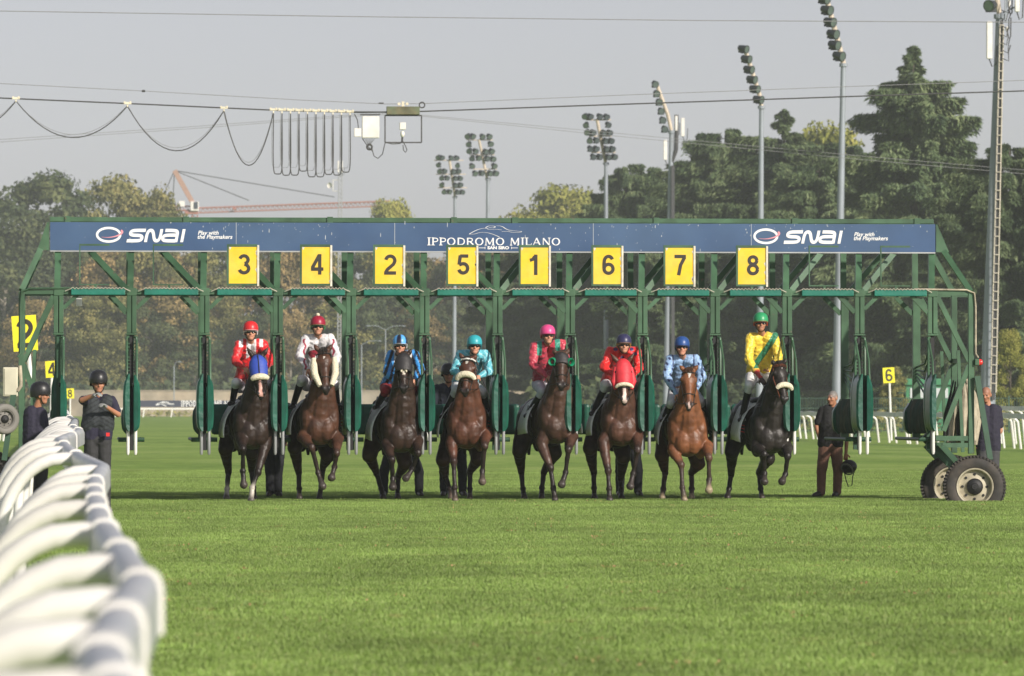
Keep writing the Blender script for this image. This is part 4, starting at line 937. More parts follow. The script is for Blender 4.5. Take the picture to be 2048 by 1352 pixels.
def plainhelm(c, rim=None, stripes=None):
    def fn(a, b, z):
        o = np.tile(np.array(c, float), (len(a), 1))
        if stripes is not None: ph = np.arctan2(a, b + 1e-6); o[(np.sin(ph*5 + .3) > 0)] = stripes
        if rim is not None: o[z < -.0] = rim
        return o
    return fn
def clothes(g, nb, sh, el, wr, hip, kn, an, toe, top, topc, legc, bootc, topmat=None, short=False, post=None, wr_amp=.013, collar=None, cuffs=None, sleevec=None, fit=1.0, boots=True, legmat=None, trouser=False):
    hipc = (hip[0] + hip[1])/2; mid = nb.lerp(hipc, .5); pr = []
    for s in (0, 1):
        pr += [cap(nb.lerp(sh[s], .5) + V((0,0,-.01)), .092*fit, mid + (sh[s]-nb)*.38, .118*fit, 0), cap(mid + (sh[s]-nb)*.38, .118*fit, hip[s] + V((0,0,.05)), .1*fit, 0), cap(nb.lerp(sh[s], .35), .075, sh[s], .075, 1+s)]
        if short: m_ = sh[s].lerp(el[s], .72); pr += [cap(sh[s], .076, m_, .066, 1+s)]
        else: pr += [cap(sh[s], .08, el[s], .068, 1+s), cap(el[s], .068, el[s].lerp(wr[s], .6), .054, 1+s), cap(el[s].lerp(wr[s], .6), .05, wr[s], .034, 3)]
    pal = np.array([topc, sleevec or topc, sleevec or topc, cuffs or sleevec or topc])
    tp = skin(top, pr, .0105, 3, topmat or M_SILK, g, pal, .004, post, wr_amp, 13.0)
    pr = []
    for s in (0, 1):
        low = an[s] if trouser else kn[s].lerp(an[s], .28)
        pr += [cap(hipc, .105, hip[s], .105, 0), cap(hip[s], .108, kn[s], .074 if not trouser else .082, 0), cap(kn[s], .072 if not trouser else .08, low, .055 if not trouser else .068, 0)]
    skin('trousers' if trouser else 'breeches', pr, .0115, 3, legmat or M_CLOTH, g, np.array([legc]), .01, None, .006 if trouser else .003, 10.0)
    for s in (0, 1):
        if trouser: pr = [cap(an[s] - V((0,0,.01)), .05, toe[s], .042, 0), cap(an[s] - V((0,0,.03)), .045, an[s] - V((0,0,.03)) + (an[s]-toe[s])*.3, .04, 0)]
        else: pr = [cap(kn[s].lerp(an[s], .22), .062, an[s], .046, 0), cap(an[s], .046, toe[s], .038, 0)]
        skin('boot' if not trouser else 'shoe', pr, .0105, 2, M_LEATHER, g, np.array([bootc]), .01)
    return tp
WH = (.76,.75,.77)
def jockey(k, h, label, hel, hdir, sh, el, wr, kn, an, topc, helmfn, post=None, legc=WH, bootc=(.012,.011,.012), hipdy=.78, shdy=.42, cuffs=None, sleevec=None, pom=False, hipz=None, dyw=.12, top='racing_jacket', gl=None, hdy=.28, skinc=SK):
    W = h['W']; B = h['B']
    hd_ = W(hel, hdy); S = [W(sh[0], shdy), W(sh[1], shdy)]; E_ = [W(el[0], shdy-.12), W(el[1], shdy-.12)]; R_ = [W(wr[0], dyw), W(wr[1], dyw)]
    nb = (S[0]+S[1])/2; hc = B(0, 1.0, 1.78) if hipz is None else B(0, .95, hipz)
    HP = [hc + V((-.12, 0, 0)), hc + V((.12, 0, 0))]; K = [W(kn[0], .42), W(kn[1], .42)]; A = [W(an[0], .78), W(an[1], .78)]; T = [a + V((s*.05, -.17, -.03)) for a, s in zip(A, (-1, 1))]
    g, Q, fd, up = person(hc, label, 'jockeys riding out of the stalls', hd_, V((hdir, -1, -.16)), -.12, S, E_, R_, HP, K, A, T, gl=gl, skin_c=skinc, curls=[V((.6,.1,-.8)), V((-.6,.1,-.8))])
    clothes(g, nb, S, E_, R_, HP, K, A, T, top, topc, legc, bootc, post=(lambda vs, c: post(vs, c, nb, S)) if post else None, cuffs=cuffs, sleevec=sleevec)
    hm_ = helmet(g, Q, up, fd, helmfn)
    if pom: MB().ell(Q(.0, -.01, .2), (.032,.032,.03), 10, 8).build('pompom', M_FLEECE, hm_, True)
    # stirrups
    st = MB()
    for a in A: st.tube([a + V((0,-.06,.14)), a + V((-.05,-.08,-.04)), a + V((.05,-.08,-.04)), a + V((0,-.06,.14))], .008, 5)
    st.build('stirrup', M_STEEL, h['g'], True)
    # reins, part of the horse's tack
    rn = MB()
    for s, r_ in zip((-1, 1), R_): rn.tube([h['H'](s*.06, 0, .86), h['H'](s*.13, -.12, .8).lerp(r_, .4) + V((0,0,-.06)), r_ + V((0,-.03,-.03))], .006, 5)
    rn.build('rein', M_STRAP, h['g'], True)
    return g, R_
def U(vs, nb): return vs[:, 0] - nb.x, vs[:, 2] - nb.z, vs[:, 1] - nb.y
def p1(vs, c, nb, S):
    x, z, y = U(vs, nb); hw = abs(S[1].x - S[0].x)/2; m_ = (np.abs(x) < .075) & (y < .06); c[m_] = WH
    m_ = (np.abs(np.abs(x) - hw*.88) < .03) & (z > -.05) & (z < .09) & (y < .05); c[m_] = WH; return c
def p2(vs, c, nb, S):
    x, z, y = U(vs, nb); m_ = ((x + .07)/.1)**2 + ((z + .26)/.09)**2 < 1; c[m_ & (y < .1)] = (.3,.02,.04)
    hw = abs(S[1].x - S[0].x)/2
    m_ = (np.abs(np.abs(x) - hw - .035 + .015*np.sin(z*40)) < .016) & (z < .0) & (y < .02); c[m_] = (.3,.02,.05); return c
def p3(vs, c, nb, S):
    x, z, y = U(vs, nb); hw = abs(S[1].x - S[0].x)/2; m_ = np.sin((x + .35*z*np.sign(x))*62) > .1; c[m_] = (.012,.012,.02)
    m_ = (np.abs(np.abs(x) - hw*.62) < .028) & (z > -.12) & (y < .1); c[m_] = (.6,.6,.62); return c
def p4(vs, c, nb, S):
    x, z, y = U(vs, nb); m_ = np.sin(x*60 + 3*np.sin(z*30)) > .8; c[m_] = (.35,.68,.75); m_ = (np.abs(x - .02) < .05) & (np.abs(z + .18) < .03); c[m_] = WH; return c
def p5(vs, c, nb, S):
    x, z, y = U(vs, nb); hw = abs(S[1].x - S[0].x)/2; m_ = (np.abs(np.abs(x) - hw*.66) < .04) & (z > -.16) & (z < .12) & (y < .12); c[m_] = (.03,.28,.2); return c
def p6(vs, c, nb, S):
    x, z, y = U(vs, nb)
    for a, b in ((-.13,.03), (.12,.03), (.17,-.04), (-.02,-.1)): c[((x-a)/.035)**2 + ((z-b)/.03)**2 < 1] = (.04,.02,.1)
    return c
def p7(vs, c, nb, S):
    x, z, y = U(vs, nb); hw = abs(S[1].x - S[0].x)/2; m_ = (np.abs(np.abs(x) - hw*.82) < .01) & (z > -.12); c[m_] = (.02,.03,.12)
    m_ = (np.sin(x*52 + z*14) * np.sin(z*37 + 1) > .62) & (np.abs(x) > hw*.8); c[m_] = (.02,.03,.12); return c
def p8(vs, c, nb, S):
    x, z, y = U(vs, nb); m_ = (np.abs((x - .05) - (z + .2)*.62) < .055) & (y < .16) & (z > -.48); c[m_] = (.03,.2,.1); return c
j1, r1 = jockey(1, h1, 'jockey in red silks with a white front, on the blue hooded horse', (262,212), 0, ((190,285),(338,282)), ((163,395),(388,395)), ((222,440),(345,440)), ((168,530),(370,535)), ((145,655),(400,660)), (.62,.015,.02), plainhelm((.6,.02,.025), WH), p1)
j2, r2 = jockey(2, h2, 'jockey in white silks with a maroon patch and a crimson bobble cap', (695,178), 0, ((622,250),(775,250)), ((575,360),(818,370)), ((628,445),(792,460)), ((590,510),(800,540)), ((535,680),(822,680)), (.66,.64,.66), plainhelm((.3,.01,.035), (.05,.3,.1)), p2, pom=True)
j3, r3 = jockey(3, h3, 'jockey in blue and black striped silks with a striped cap', (323,300), 0, ((265,355),(412,350)), ((240,465),(455,445)), ((285,520),(412,515)), ((230,585),(430,585)), ((175,680),(452,680)), (.05,.33,.8), plainhelm((.09,.36,.75), (.7,.7,.72), (.012,.012,.03)), p3, legc=(.3,.02,.03), shdy=.45, hdy=.12)
j4, r4 = jockey(4, h4, 'jockey in shiny turquoise silks and cap, beside the watching helper', (802,302), 0, ((712,352),(868,350)), ((672,460),(898,460)), ((722,495),(835,490)), ((682,580),(852,590)), ((605,740),(885,720)), (.12,.48,.58), plainhelm((.03,.36,.42), (.02,.2,.25)), p4, hdy=.12)
j5, r5 = jockey(5, h5, 'jockey in rose red jersey with green shoulders and a pink cap', (308,235), .15, ((222,300),(398,282)), ((212,415),(425,400)), ((300,490),(425,480)), ((272,590),(440,600)), ((180,735),(450,740)), (.5,.045,.08), plainhelm((.7,.07,.25), (.4,.05,.06)), p5, legc=(.6,.6,.66))
j6, r6 = jockey(6, h6, 'jockey in scarlet silks with dark stars and a navy cap', (798,295), 0, ((712,330),(878,330)), ((668,435),(895,440)), ((728,485),(850,485)), ((682,545),(862,555)), ((600,720),(895,700)), (.78,.02,.02), plainhelm((.03,.03,.09), (.5,.25,.05)), p6, hdy=.12)
j7, r7 = jockey(7, h7, 'jockey in pale blue silks with navy stars and a dark blue cap', (270,310), -.1, ((195,385),(358,380)), ((172,495),(400,490)), ((232,605),(352,590)), ((200,660),(388,650)), ((155,765),(438,770)), (.27,.42,.66), plainhelm((.02,.07,.25), (.015,.03,.15)), p7)
j8, r8 = jockey(8, h8, 'jockey standing tall in yellow silks with a green sash and green cap', (777,155), 0, ((712,240),(862,240)), ((700,385),(892,370)), ((775,500),(852,480)), ((705,545),(868,550)), ((655,760),(885,720)), (.85,.62,.06), plainhelm((.03,.3,.12), (.5,.06,.03)), p8, cuffs=(.45,.03,.03), gl=(.06,.035,.025), hipz=1.98, shdy=.55, hdy=.42, skinc=SKD)
def whip(a, b, label):
    o = MB().tube([a, a.lerp(b, .25), b], [.009, .006, .004], 6).build('riding_whip', M_STRAP, None, True); tag(o, label, 'whip')
whip(h1['W']((372,505), .0), h1['W']((500,585), -.05), 'thin black whip pointing right beside the blue hooded horse')
whip(h4['W']((848,500), .05), h4['W']((930,705), -.05), 'thin whip hanging down beside the turquoise jockey')
whip(h6['W']((850,570), .05), h6['W']((908,755), -.05), 'dark whip hanging beside the red hooded horse')
whip(h5['W']((480,515), .0), h5['W']((535,560), -.05), 'short black whip end right of the green eye cups')
whip(h8['W']((960,520), .0), h8['W']((1015,555), -.1), 'dark whip tip right of the black horse')

# people on foot --------------------------------------------------------
DN = (.012,.013,.022)
def stander(label, group, Y, top_px, bx, wd=.2, facing=(0,-1,0), sh=None, el=None, wr=None, hipp=None, kn=None, an=None, toe=None, head=None, tilt=0.0, topc=DN, legc=(.02,.02,.022), short=True, skin_c=SKD, hair=(.03,.02,.015), gl=None, helm=True, curls=None, fit=1.12):
    W = lambda p, dy=0.0: P(p[0], p[1], Y + dy)
    S = [W(*q) if isinstance(q[0], tuple) else W(q) for q in sh]; E_ = [W(*q) if isinstance(q[0], tuple) else W(q) for q in el]; R_ = [W(*q) if isinstance(q[0], tuple) else W(q) for q in wr]
    HP = [W(q) for q in hipp]; K = [W(q, -.03) for q in kn]; A = []
    for q in an: a = W(q); a.z = .09; A.append(a)
    T = [a + V((facing[0]*.12 + s*.03, facing[1]*.14 if facing[1] else -.08, -.05)) for a, s in zip(A, (-1, 1))]
    g, Q, fd, up = person(PG(bx, Y), label, group, W(head, -.03), facing, tilt, S, E_, R_, HP, K, A, T, skin_c=skin_c, hair=hair, gl=gl, curls=curls)
    nb = (S[0]+S[1])/2
    clothes(g, nb, S, E_, R_, HP, K, A, T, 'shirt', topc, legc, (.03,.02,.015), topmat=M_CLOTH, short=short, fit=fit, trouser=True, wr_amp=.006)
    if helm: helmet(g, Q, up, fd, plainhelm((.018,.018,.02)), r=1.07, goggles=False)
    return g, Q, S, E_, R_, HP
# grey haired man holding a helmet
g, Q, S, E_, R_, HP = stander('grey haired man in black polo and brown trousers with a hand on his hip', None, F+3.0, 775, 1665, facing=(-.75,-.75,0), head=(1665,796), sh=((1645,822),(1686,822)), el=((1633,853),(1694,868)), wr=((1640,880),(1692,905)),
    hipp=((1650,893),(1672,893)), kn=((1643,943),(1676,943)), an=((1642,985),(1674,985)), topc=(.01,.01,.011), legc=(.2,.1,.07), hair=(.2,.19,.18), helm=False, curls=[V((1,.2,-.3)), V((0,.3,-1))], fit=1.25)
hc = P(1698, 933, F+2.8)
hh = empty('riding_helmet', hc, 'black helmet with a dangling chin strap held by the grey haired man', 'helmet')
mb = MB(); mb.ell(hc, (.13,.145,.11), 18, 12); mb.build('shell', M_STRAP, hh, True)
mb = MB().tube([hc+V((-.09,-.05,-.05)), hc+V((-.06,-.06,-.2)), hc+V((-.02,-.06,-.32)), hc+V((.04,-.06,-.3)), hc+V((.05,-.06,-.16)), hc+V((.09,-.05,-.05))], .009, 5).build('chin_strap', M_STRAP, hh, True)
mb = MB().lathe(hc + V((0,-.03,.0)), (-.5,-.6,-.5), [(.1,.06),(.115,.08),(.09,.085)], 18).build('padding', M_GREY, hh, True)
# bald man bending over the right end
stander('bald man in a dark polo bending over the wheel end of the gate', None, F+1.9, 767, 1975, facing=(-.35,-.9,-.35), head=(1972,789), sh=((1960,820),(1995,820)), el=((1952,850),(2001,862)), wr=((1955,880),(1970,893)),
    hipp=((1966,902),(1987,902)), kn=((1966,945),(1988,945)), an=((1966,985),(1990,985)), topc=(.02,.018,.035), legc=(.05,.05,.055), hair=(.3,.14,.09), helm=False, tilt=.25, fit=1.2)
# helpers behind the horses
hg = 'stall handlers behind the horses'
def handler(label, x, Y, top, hx, legs, arms=None, fc=(0,-1,0)):
    hy = top + 17; s = .93
    return stander(label, hg, Y, top, x, facing=fc, head=(hx, hy), sh=((hx-23,hy+28),(hx+23,hy+28)), el=((hx-31,hy+60),(hx+31,hy+60)), wr=((hx-22,hy+88),(hx+22,hy+88)),
        hipp=((x-11,hy+95),(x+11,hy+95)), kn=((legs[0],943),(legs[1],943)), an=((legs[0],980),(legs[1],980)), topc=(.018,.022,.035), legc=(.012,.013,.018), short=False)
handler('handler in dark blue with a black helmet beside the turquoise jockey', 905, F+4.0, 733, 897, (888, 925))
handler('handler whose legs show behind the striped jockey and dark brown horse', 800, F+4.0, 764, 778, (768, 838))
handler('handler whose legs show behind the leftmost horse by the post', 548, F+4.0, 770, 552, (540, 556))
handler('handler whose legs show behind the red hooded horse', 1255, F+4.0, 775, 1262, (1240, 1276))
# two men at the left by the rail
YL = 78
g, Q, S, E_, R_, HP = stander('man in a black helmet and padded vest with grey gloves crossed on his chest', None, YL, 745, 200, facing=(.12,-1,0), head=(197,768), sh=((173,802),(223,802)), el=(((164,800),-.22),((236,829),-.1)), wr=(((186,791),-.34),((212,813),-.33)),
    hipp=((182,880),(208,880)), kn=((182,945),(210,945)), an=((182,1010),(212,1010)), topc=(.02,.018,.04), legc=(.03,.03,.032), gl=(.25,.26,.25), curls=[V((0,.2,-1)), V((0,.2,-1))], fit=1.2)
vp = []; nb = (S[0]+S[1])/2; hc_ = (HP[0]+HP[1])/2; mid = nb.lerp(hc_, .5)
for s in (0, 1): vp += [cap(nb.lerp(S[s], .6) + V((0,-.01,-.02)), .118, mid + (S[s]-nb)*.36, .165), cap(mid + (S[s]-nb)*.36, .165, HP[s] + V((0,0,.2)), .145)]
def quilt(vs, c): m_ = np.sin((vs[:, 2] + np.abs(vs[:, 0]-nb.x)*.6)*105) > .86; c[m_] = (.008,.009,.011); return c
skin('padded_vest', vp, .011, 2, M_CLOTH, g, np.array([(.03,.036,.04)]), .01, quilt, .006, 12)
MB().box(P(212,868,YL).x, P(219,868,YL).x, YL-.25, YL-.2, Z(872,YL), Z(865,YL)).build('red_tag', M_RED, g)
g, Q, S, E_, R_, HP = stander('man in a black helmet seen in profile behind the near rail at far left', None, YL+1, 768, 76, facing=(1,-.12,0), head=(82,791), sh=((58,825),(84,828)), el=((52,868),(92,868)), wr=((62,895),(100,893)),
    hipp=((62,905),(82,905)), kn=((62,960),(84,960)), an=((62,1015),(84,1015)), topc=(.022,.02,.04), legc=(.03,.03,.032), fit=1.25)

# ================================================================== RAILS
M_RAILW = mat('white rail plastic', (0.78, 0.765, 0.73), 0.35, var=0.08, scale=2.5, c2=(0.66, 0.645, 0.6), wear=((.42,.4,.33), .68))
M_RAILG = mat('weathered grey rail', (0.4, 0.42, 0.45), 0.35, var=0.14, scale=3, c2=(0.5, 0.5, 0.5))
def post_curve(x, y, zt, s, reach=.56, r=.042):
    pts = [(x, y, zt)]
    pts.append((x + s*.05, y, zt + .008))
    for k in range(1, 10):
        a = math.pi/2 * k / 9; pts.append((x + s*(.08 + (reach-.08)*math.sin(a)), y, zt + .01 - .66*(1-math.cos(a))))
    pts.append((x + s*(reach+.03), y, .0))
    return MB().tube(pts, r, 12)
NR = 1.05
near = [(5.5,.16,1.05),(8.2,.10,1.05),(9.5,.074,1.05),(10.6,.06,1.05),(12.4,.11,1.05),(14.9,.185,1.05),(18.2,.16,1.05),(22.7,.12,1.05),(26.6,.125,1.05),(31,.135,1.05),(35,.155,1.05)]
near += [(Y_, X(p_, Y_), h_) for Y_, p_, h_ in ((39.7,207,1.08),(43,146,1.15),(51,118,1.2),(60,160,1.235),(70,143,1.25),(79,150,1.3),(88,136,1.33),(98,131,1.36),(110,133,1.38),(130,128,1.38),(150,131,1.37),(200,126,1.35),(350,128,1.3))]
def rail_at(Y, k):
    for p_, q_ in zip(near, near[1:]):
        if p_[0] <= Y <= q_[0]: t = (Y-p_[0])/(q_[0]-p_[0]); return p_[k] + (q_[k]-p_[k])*t
    return near[-1][k]
rl = empty('running_rail', (0, 10, 0), 'white near running rail with curved posts and a grey sagging top, along the left edge', 'rail')
rail_x = lambda Y: rail_at(Y, 1)
rail_h = lambda Y: rail_at(Y, 2)
def rail_section(mb, a, b, w_=.098, h=.16, top=NR, ext=0):
    # rounded D-shaped hollow rail section between two points (x, y)
    prof = [(-.5,-1),(-.5,-.3),(-.42,-.12),(-.25,-.02),(0,0),(.25,-.02),(.42,-.12),(.5,-.3),(.5,-1)]
    d = V((b[0]-a[0], b[1]-a[1], 0)).normalized(); n_ = V((d.y, -d.x, 0)); vs = []
    a, b = V((*a, 0)) - d*ext, V((*b, 0)) + d*ext
    for p in (a, b):
        for u, v in prof: vs.append(p + n_*u*w_ + V((0, 0, rail_h(p.y) + top - NR + v*h)))
    k = len(prof)
    mb.add(vs, [(i, (i+1) % k, (i+1) % k + k, i+k) for i in range(k)] + [tuple(range(k)), tuple(range(k, 2*k))])
for (a, xa, _), (b, xb, _) in zip(near, near[1:]):
    m_ = MB(); rail_section(m_, (xa, a), (xb, b)); m_.build('top_rail', M_RAILG, rl, True, bevel=0)
bands = [8.2, 9.4, 10.6, 12.4, 14.9, 18.2, 21.4, 24.5, 27.8, 31, 35, 42.7, 48, 56, 62, 68, 78.6, 86, 95, 106, 118, 130, 141, 160, 180, 205, 230, 260, 300]
for Y in bands:
    x = rail_x(Y); x2 = rail_x(Y + .2); m_ = MB(); wd_ = .075
    rail_section(m_, (x - (x2-x)*.3, Y-wd_), (x + (x2-x)*.3, Y+wd_), .118, .175, NR+.012); m_.build('rail_sleeve', M_RAILW, rl, True)
posts = [7.4, 9.6, 11.8, 13.9, 17, 21.6, 26.6, 32.4, 36, 39.5, 42.5, 45.5, 48.5, 52, 55, 58, 61, 64, 67, 70, 73, 76, 79, 82, 85, 88, 91, 95, 99, 104]; Y = 110
while Y < 340: posts.append(Y); Y += 8
for Y in posts:
    post_curve(rail_x(Y) - .03, Y, rail_h(Y)-.062, -1, .55, .049).build('rail_post', M_RAILW, rl, True)

# second white rail far left and the opposite rail on the right
def plain_rail(name, label, x0, y0, y1, step, side, wob=.12, h=1.15, seed=1):
    r_ = random.Random(seed); g = empty(name, (x0, y0, 0), label, 'rail')
    n_ = int((y1-y0)/step); xsn = [x0 + r_.uniform(-wob, wob) for _ in range(n_+1)]; zs = [h + r_.uniform(-.025, .025) for _ in range(n_+1)]
    for i in range(n_):
        mb = MB(); mb.bar((xsn[i], y0+i*step, zs[i]-.08), (xsn[i+1], y0+(i+1)*step, zs[i+1]-.08), .11, .17, V((0,0,1)))
        mb.build('top_rail', M_RAILG, g)
    for i in range(n_+1):
        pts = [(xsn[i], y0+i*step, zs[i]-.15)]
        for k in range(1, 7):
            a = math.pi/2*k/6; pts.append((xsn[i] + side*(.05+.27*math.sin(a)), y0+i*step, zs[i]-.15-.2*(1-math.cos(a))))
        pts.append((xsn[i] + side*.42, y0+i*step, 0))
        MB().tube(pts, .045, 8).build('rail_post', M_RAILW, g, True)
    return g
XR = P(2048, 900, 187.7).x
plain_rail('running_rail', 'white rail with grey top on the far right side of the track', XR, 168, 300, 2.0, 1, .2, 1.2, 2)
plain_rail('running_rail', 'second white rail standing further right behind the far one', XR+3.6, 170, 225, 2.6, 1, .2, 1.45, 3)
plain_rail('running_rail', 'white inner rail on the verge left of the near rail', -2.4, 96, 250, 3.0, -1, .15, 1.15, 4)

# ================================================================== NUMBER MARKERS
M_MY = mat('yellow marker', (0.85, 0.75, 0.02), 0.5, var=0.06)
def marker(ch, px0, px1, py0, py1, Y, base_px, base_py, tilt, label, hw=None):
    c = P((px0+px1)/2, (py0+py1)/2, Y); W_ = abs(P(px1, HOR, Y).x - P(px0, HOR, Y).x); H_ = P(0, py0, Y).z - P(0, py1, Y).z
    bp = P(base_px, base_py, Y); bp.z = 0
    g = empty('distance_marker', bp, label, 'marker', 'yellow distance markers')
    ca, sa = math.cos(tilt), math.sin(tilt)
    def q(a, b): return (c.x + a*ca - b*sa, c.z + a*sa + b*ca)
    pl = MB().prism([q(-W_/2,-H_/2), q(W_/2,-H_/2), q(W_/2,H_/2), q(-W_/2,H_/2)], Y-.02, Y+.02).build('number_plate', M_MY, g)
    digit(ch, c.x, c.z, H_*.82, Y-.024, M_NUM, pl, .95, tilt)
    tp = q(0, -H_/2)
    MB().tube([V((tp[0], Y+.05, tp[1]+H_*.7)), bp], .045, 8).build('pole', M_WHITE, g, True)
marker('2', 25, 74, 631, 702, 112, 80, 800, R(4), 'large yellow plate numbered 2 on a white pole behind the left gate end')
marker('4', 91, 116, 722, 755, 190, 100, 800, R(3), 'yellow plate numbered 4 on a pole left of the first gate post')
marker('8', 132, 148, 777, 797, 330, 140, 812, R(2), 'smallest yellow plate, numbered 8, far down the near rail')
marker('6', 1766, 1789, 735, 766, 236, 1783, 880, R(3.5), 'yellow plate numbered 6 on a leaning white pole right of the standing man')

# ================================================================== FAR SIDE: wall, banner fence, hut, fence, lamps
M_WALL = mat('old wall', (0.36, 0.29, 0.22), 0.9, var=0.3, scale=0.5, c2=(0.28, 0.24, 0.19))
YW = 745
wl = empty('boundary_wall', (X(400, YW), YW, 0), 'long low beige boundary wall below the far trees', 'wall')
MB().box(X(140,YW), X(1330,YW), YW, YW+.6, 0, Z(783,YW)).build('masonry', M_WALL, wl)
MB().box(X(140,YW), X(1330,YW), YW-.1, YW+.7, Z(783,YW), Z(780.5,YW)).build('coping', mat('wall coping', (.3,.25,.2), .9), wl)
YB = 700
bf = empty('advertising_fence', (X(400, YB), YB, 0), 'low navy banner lettered in white along the far white rail', 'banner')
MB().box(X(278,YB), X(470,YB), YB-.03, YB+.03, Z(814,YB), Z(801,YB)).build('banner_sheet', mat('dark far banner', (.035,.04,.075), .6), bf)
horse_logo(X(312,YB), X(348,YB), Z(811,YB), Z(803,YB), YB-.05, bf, .09)
serif('IPPODROMO MILANO', X(362,YB), X(470,YB), Z(812.5,YB), Z(801.5,YB)-Z(812.5,YB), YB-.05, bf, wk=1.35)
fr_ = empty('running_rail', (X(400, YB-2), YB-2, 0), 'thin white rail crossing the far end of the track', 'rail')
MB().box(X(190,YB), X(1500,YB), YB-2.1, YB-1.95, Z(819,YB), Z(816,YB)).build('top_rail', M_WHITE, fr_)
k = 232
while k < 1500:
    MB().bar((X(k,YB), YB-2, Z(819,YB)), (X(k,YB)-.15, YB-2, 0), .14, .1).build('rail_post', M_WHITE, fr_); k += 56
M_HEDGE = mat('far hedge', (0.04, 0.065, 0.025), 0.9, var=0.4, scale=0.6)
# green hut
YH = 330
ht = empty('green_hut', (X(1850, YH), YH, 0), 'small bright green metal hut with a flat roof behind the right rail', 'hut')
M_HUT = mat('hut green', (0.035, 0.2, 0.09), 0.5, var=0.1)
MB().box(X(1812,YH), X(1900,YH), YH, YH+3, 0, Z(770,YH)).build('hut_wall', M_HUT, ht)
MB().box(X(1808,YH), X(1904,YH), YH-.2, YH+3.2, Z(770,YH), Z(757,YH)).build('roof', M_HUT, ht, bevel=.03)
MB().box(X(1820,YH), X(1896,YH), YH-.05, YH-.01, Z(797,YH), Z(776,YH)).build('window', mat('pale pane', (.5,.53,.55), .4), ht)
# mesh fence on the right
YF = 300
fe = empty('mesh_fence', (X(1950, YF), YF, 0), 'dark green mesh fence with thin posts behind the far right rail', 'fence')
fm = MB(); xa, xb, za = X(1600, YF), X(2120, YF), Z(796, YF)
q = xa
while q < xb:
    fm.box(q, q+.02, YF, YF+.02, 0, za); q += .14
for zz in (.1, .5, .9, 1.3, za-.02): fm.box(xa, xb, YF-.012, YF-.002, zz, zz+.03)
M_MESH = mat('fence green', (0.03, 0.08, 0.055), 0.6)
fm.build('mesh_panel', M_MESH, fe)
q = xa
while q < xb:
    MB().box(q-.04, q+.04, YF-.05, YF+.06, 0, za+.12).build('fence_post', M_MESH, fe); q += 1.6
# street lamps near the wall
M_POLE = mat('galvanised pole', (0.27, 0.3, 0.34), 0.6, 0.2, var=0.12, scale=0.6)
def lamp(px_, pyt, Y, label, arm=0):
    b = PG(px_, Y); g = empty('street_lamp', b, label, 'street lamp'); zt = Z(pyt, Y)
    MB().tube([b, b + V((0, 0, zt))], .07, 8).build('pole', M_POLE, g, True)
    for s in ((-1, 1) if arm == 2 else (1,)):
        L = (2.0 if arm else .6) * s
        MB().tube([b + V((0,0,zt)), b + V((L*.5,0,zt+.5)), b + V((L,0,zt+.55))], .04, 6).build('lamp_arm', M_POLE, g, True)
        MB().ell(b + V((L*1.15, 0, zt+.5)), (.3, .2, .09)).build('lamp_head', M_POLE, g, True)
lamp(348, 732, 730, 'slim grey street lamp by the far wall between the first two stall posts')
lamp(723, 690, 735, 'street lamp with a single arm seen beside the third stall from the left', 1)
lamp(771, 660, 735, 'two-armed street lamp seen above the stripe-capped jockey', 2)
lamp(1604, 700, 560, 'slim street lamp seen just right of the yellow jockey', 0)

# ================================================================== FLOODLIGHT MASTS
M_LAMPB = mat('black lamp housing', (0.03, 0.035, 0.04), 0.5, var=0.2)
M_GLASS = mat('lamp glass', (0.2, 0.25, 0.26), 0.12, 0.6)
M_MASTB = mat('cream mast boom', (0.55, 0.47, 0.37), 0.6)
M_ANT = mat('antenna cover', (0.72, 0.7, 0.66), 0.5)
M_CABLE = mat('mast cable', (0.05, 0.05, 0.055), 0.6)
def flood(c, size, d, parent):
    d = V(d).normalized(); mb = MB()
    mb.lathe(c, d, [(size*.2,-size*.55),(size*.36,-size*.5),(size*.42,-size*.1),(size*.5,size*.25),(size*.5,size*.33),(size*.44,size*.33)], 14)
    mb.lathe(c, -d, [(0,size*.55),(size*.2,size*.55)], 14)
    mb.bar(V(c) - d*size*.1 + V((0,0,-size*.55)), V(c) - d*size*.1 + V((0,0,-size*.3)), size*.9, size*.12)
    o = mb.build('floodlight', M_LAMPB, parent, True)
    MB().lathe(c, d, [(0,size*.3),(size*.44,size*.3)], 14).build('lens', M_GLASS, o, True)
def mast(px_b, px_t, pyt, Y, rb, rt, label):
    b = PG(px_b, Y); t = P(px_t, pyt, Y); g = empty('floodlight_mast', b, label, 'floodlight mast', 'floodlight masts')
    MB().tube([b, b*.5 + t*.5, t], [rb, (rb+rt)/2, rt], 14).build('pole', M_POLE, g, True)
    MB().lathe(t, (0,0,1), [(rt*1.6,-rt),(rt*1.6,rt*.2),(rt,rt*.3)], 12).build('flange', M_POLE, g)
    return g, t
def grid_head(g, Y, cx_t, cy_t, cx_b, cy_b, rows, sz):
    MB().tube([P(cx_b, cy_b, Y), P(cx_t, cy_t, Y-.6)], .14, 8).build('boom', M_MASTB, g, True)
    for (by, bx0, bx1, lamps) in rows:
        a, b = P(bx0, by, Y-.4), P(bx1, by, Y-.4)
        MB().bar(a, b, .1, .1).build('cross_arm', M_MASTB, g)
        for (lx, ly, dx) in lamps: flood(P(lx, ly, Y-.7), sz, (dx, -1, -.55), g)
def zz3(p): return 850 + p[0]*.2197, 180 + p[1]*.2197
def rows_from(data):
    out = []
    for by, bx0, bx1, lamps in data:
        out.append((180+by*.2197, 850+bx0*.2197, 850+bx1*.2197, [(850+lx*.2197, 180+ly*.2197, dx) for lx, ly, dx in lamps]))
    return out
g, t = mast(908, 910, 393, 620, .24, .17, 'leftmost floodlight mast, seen above the number 5 board')
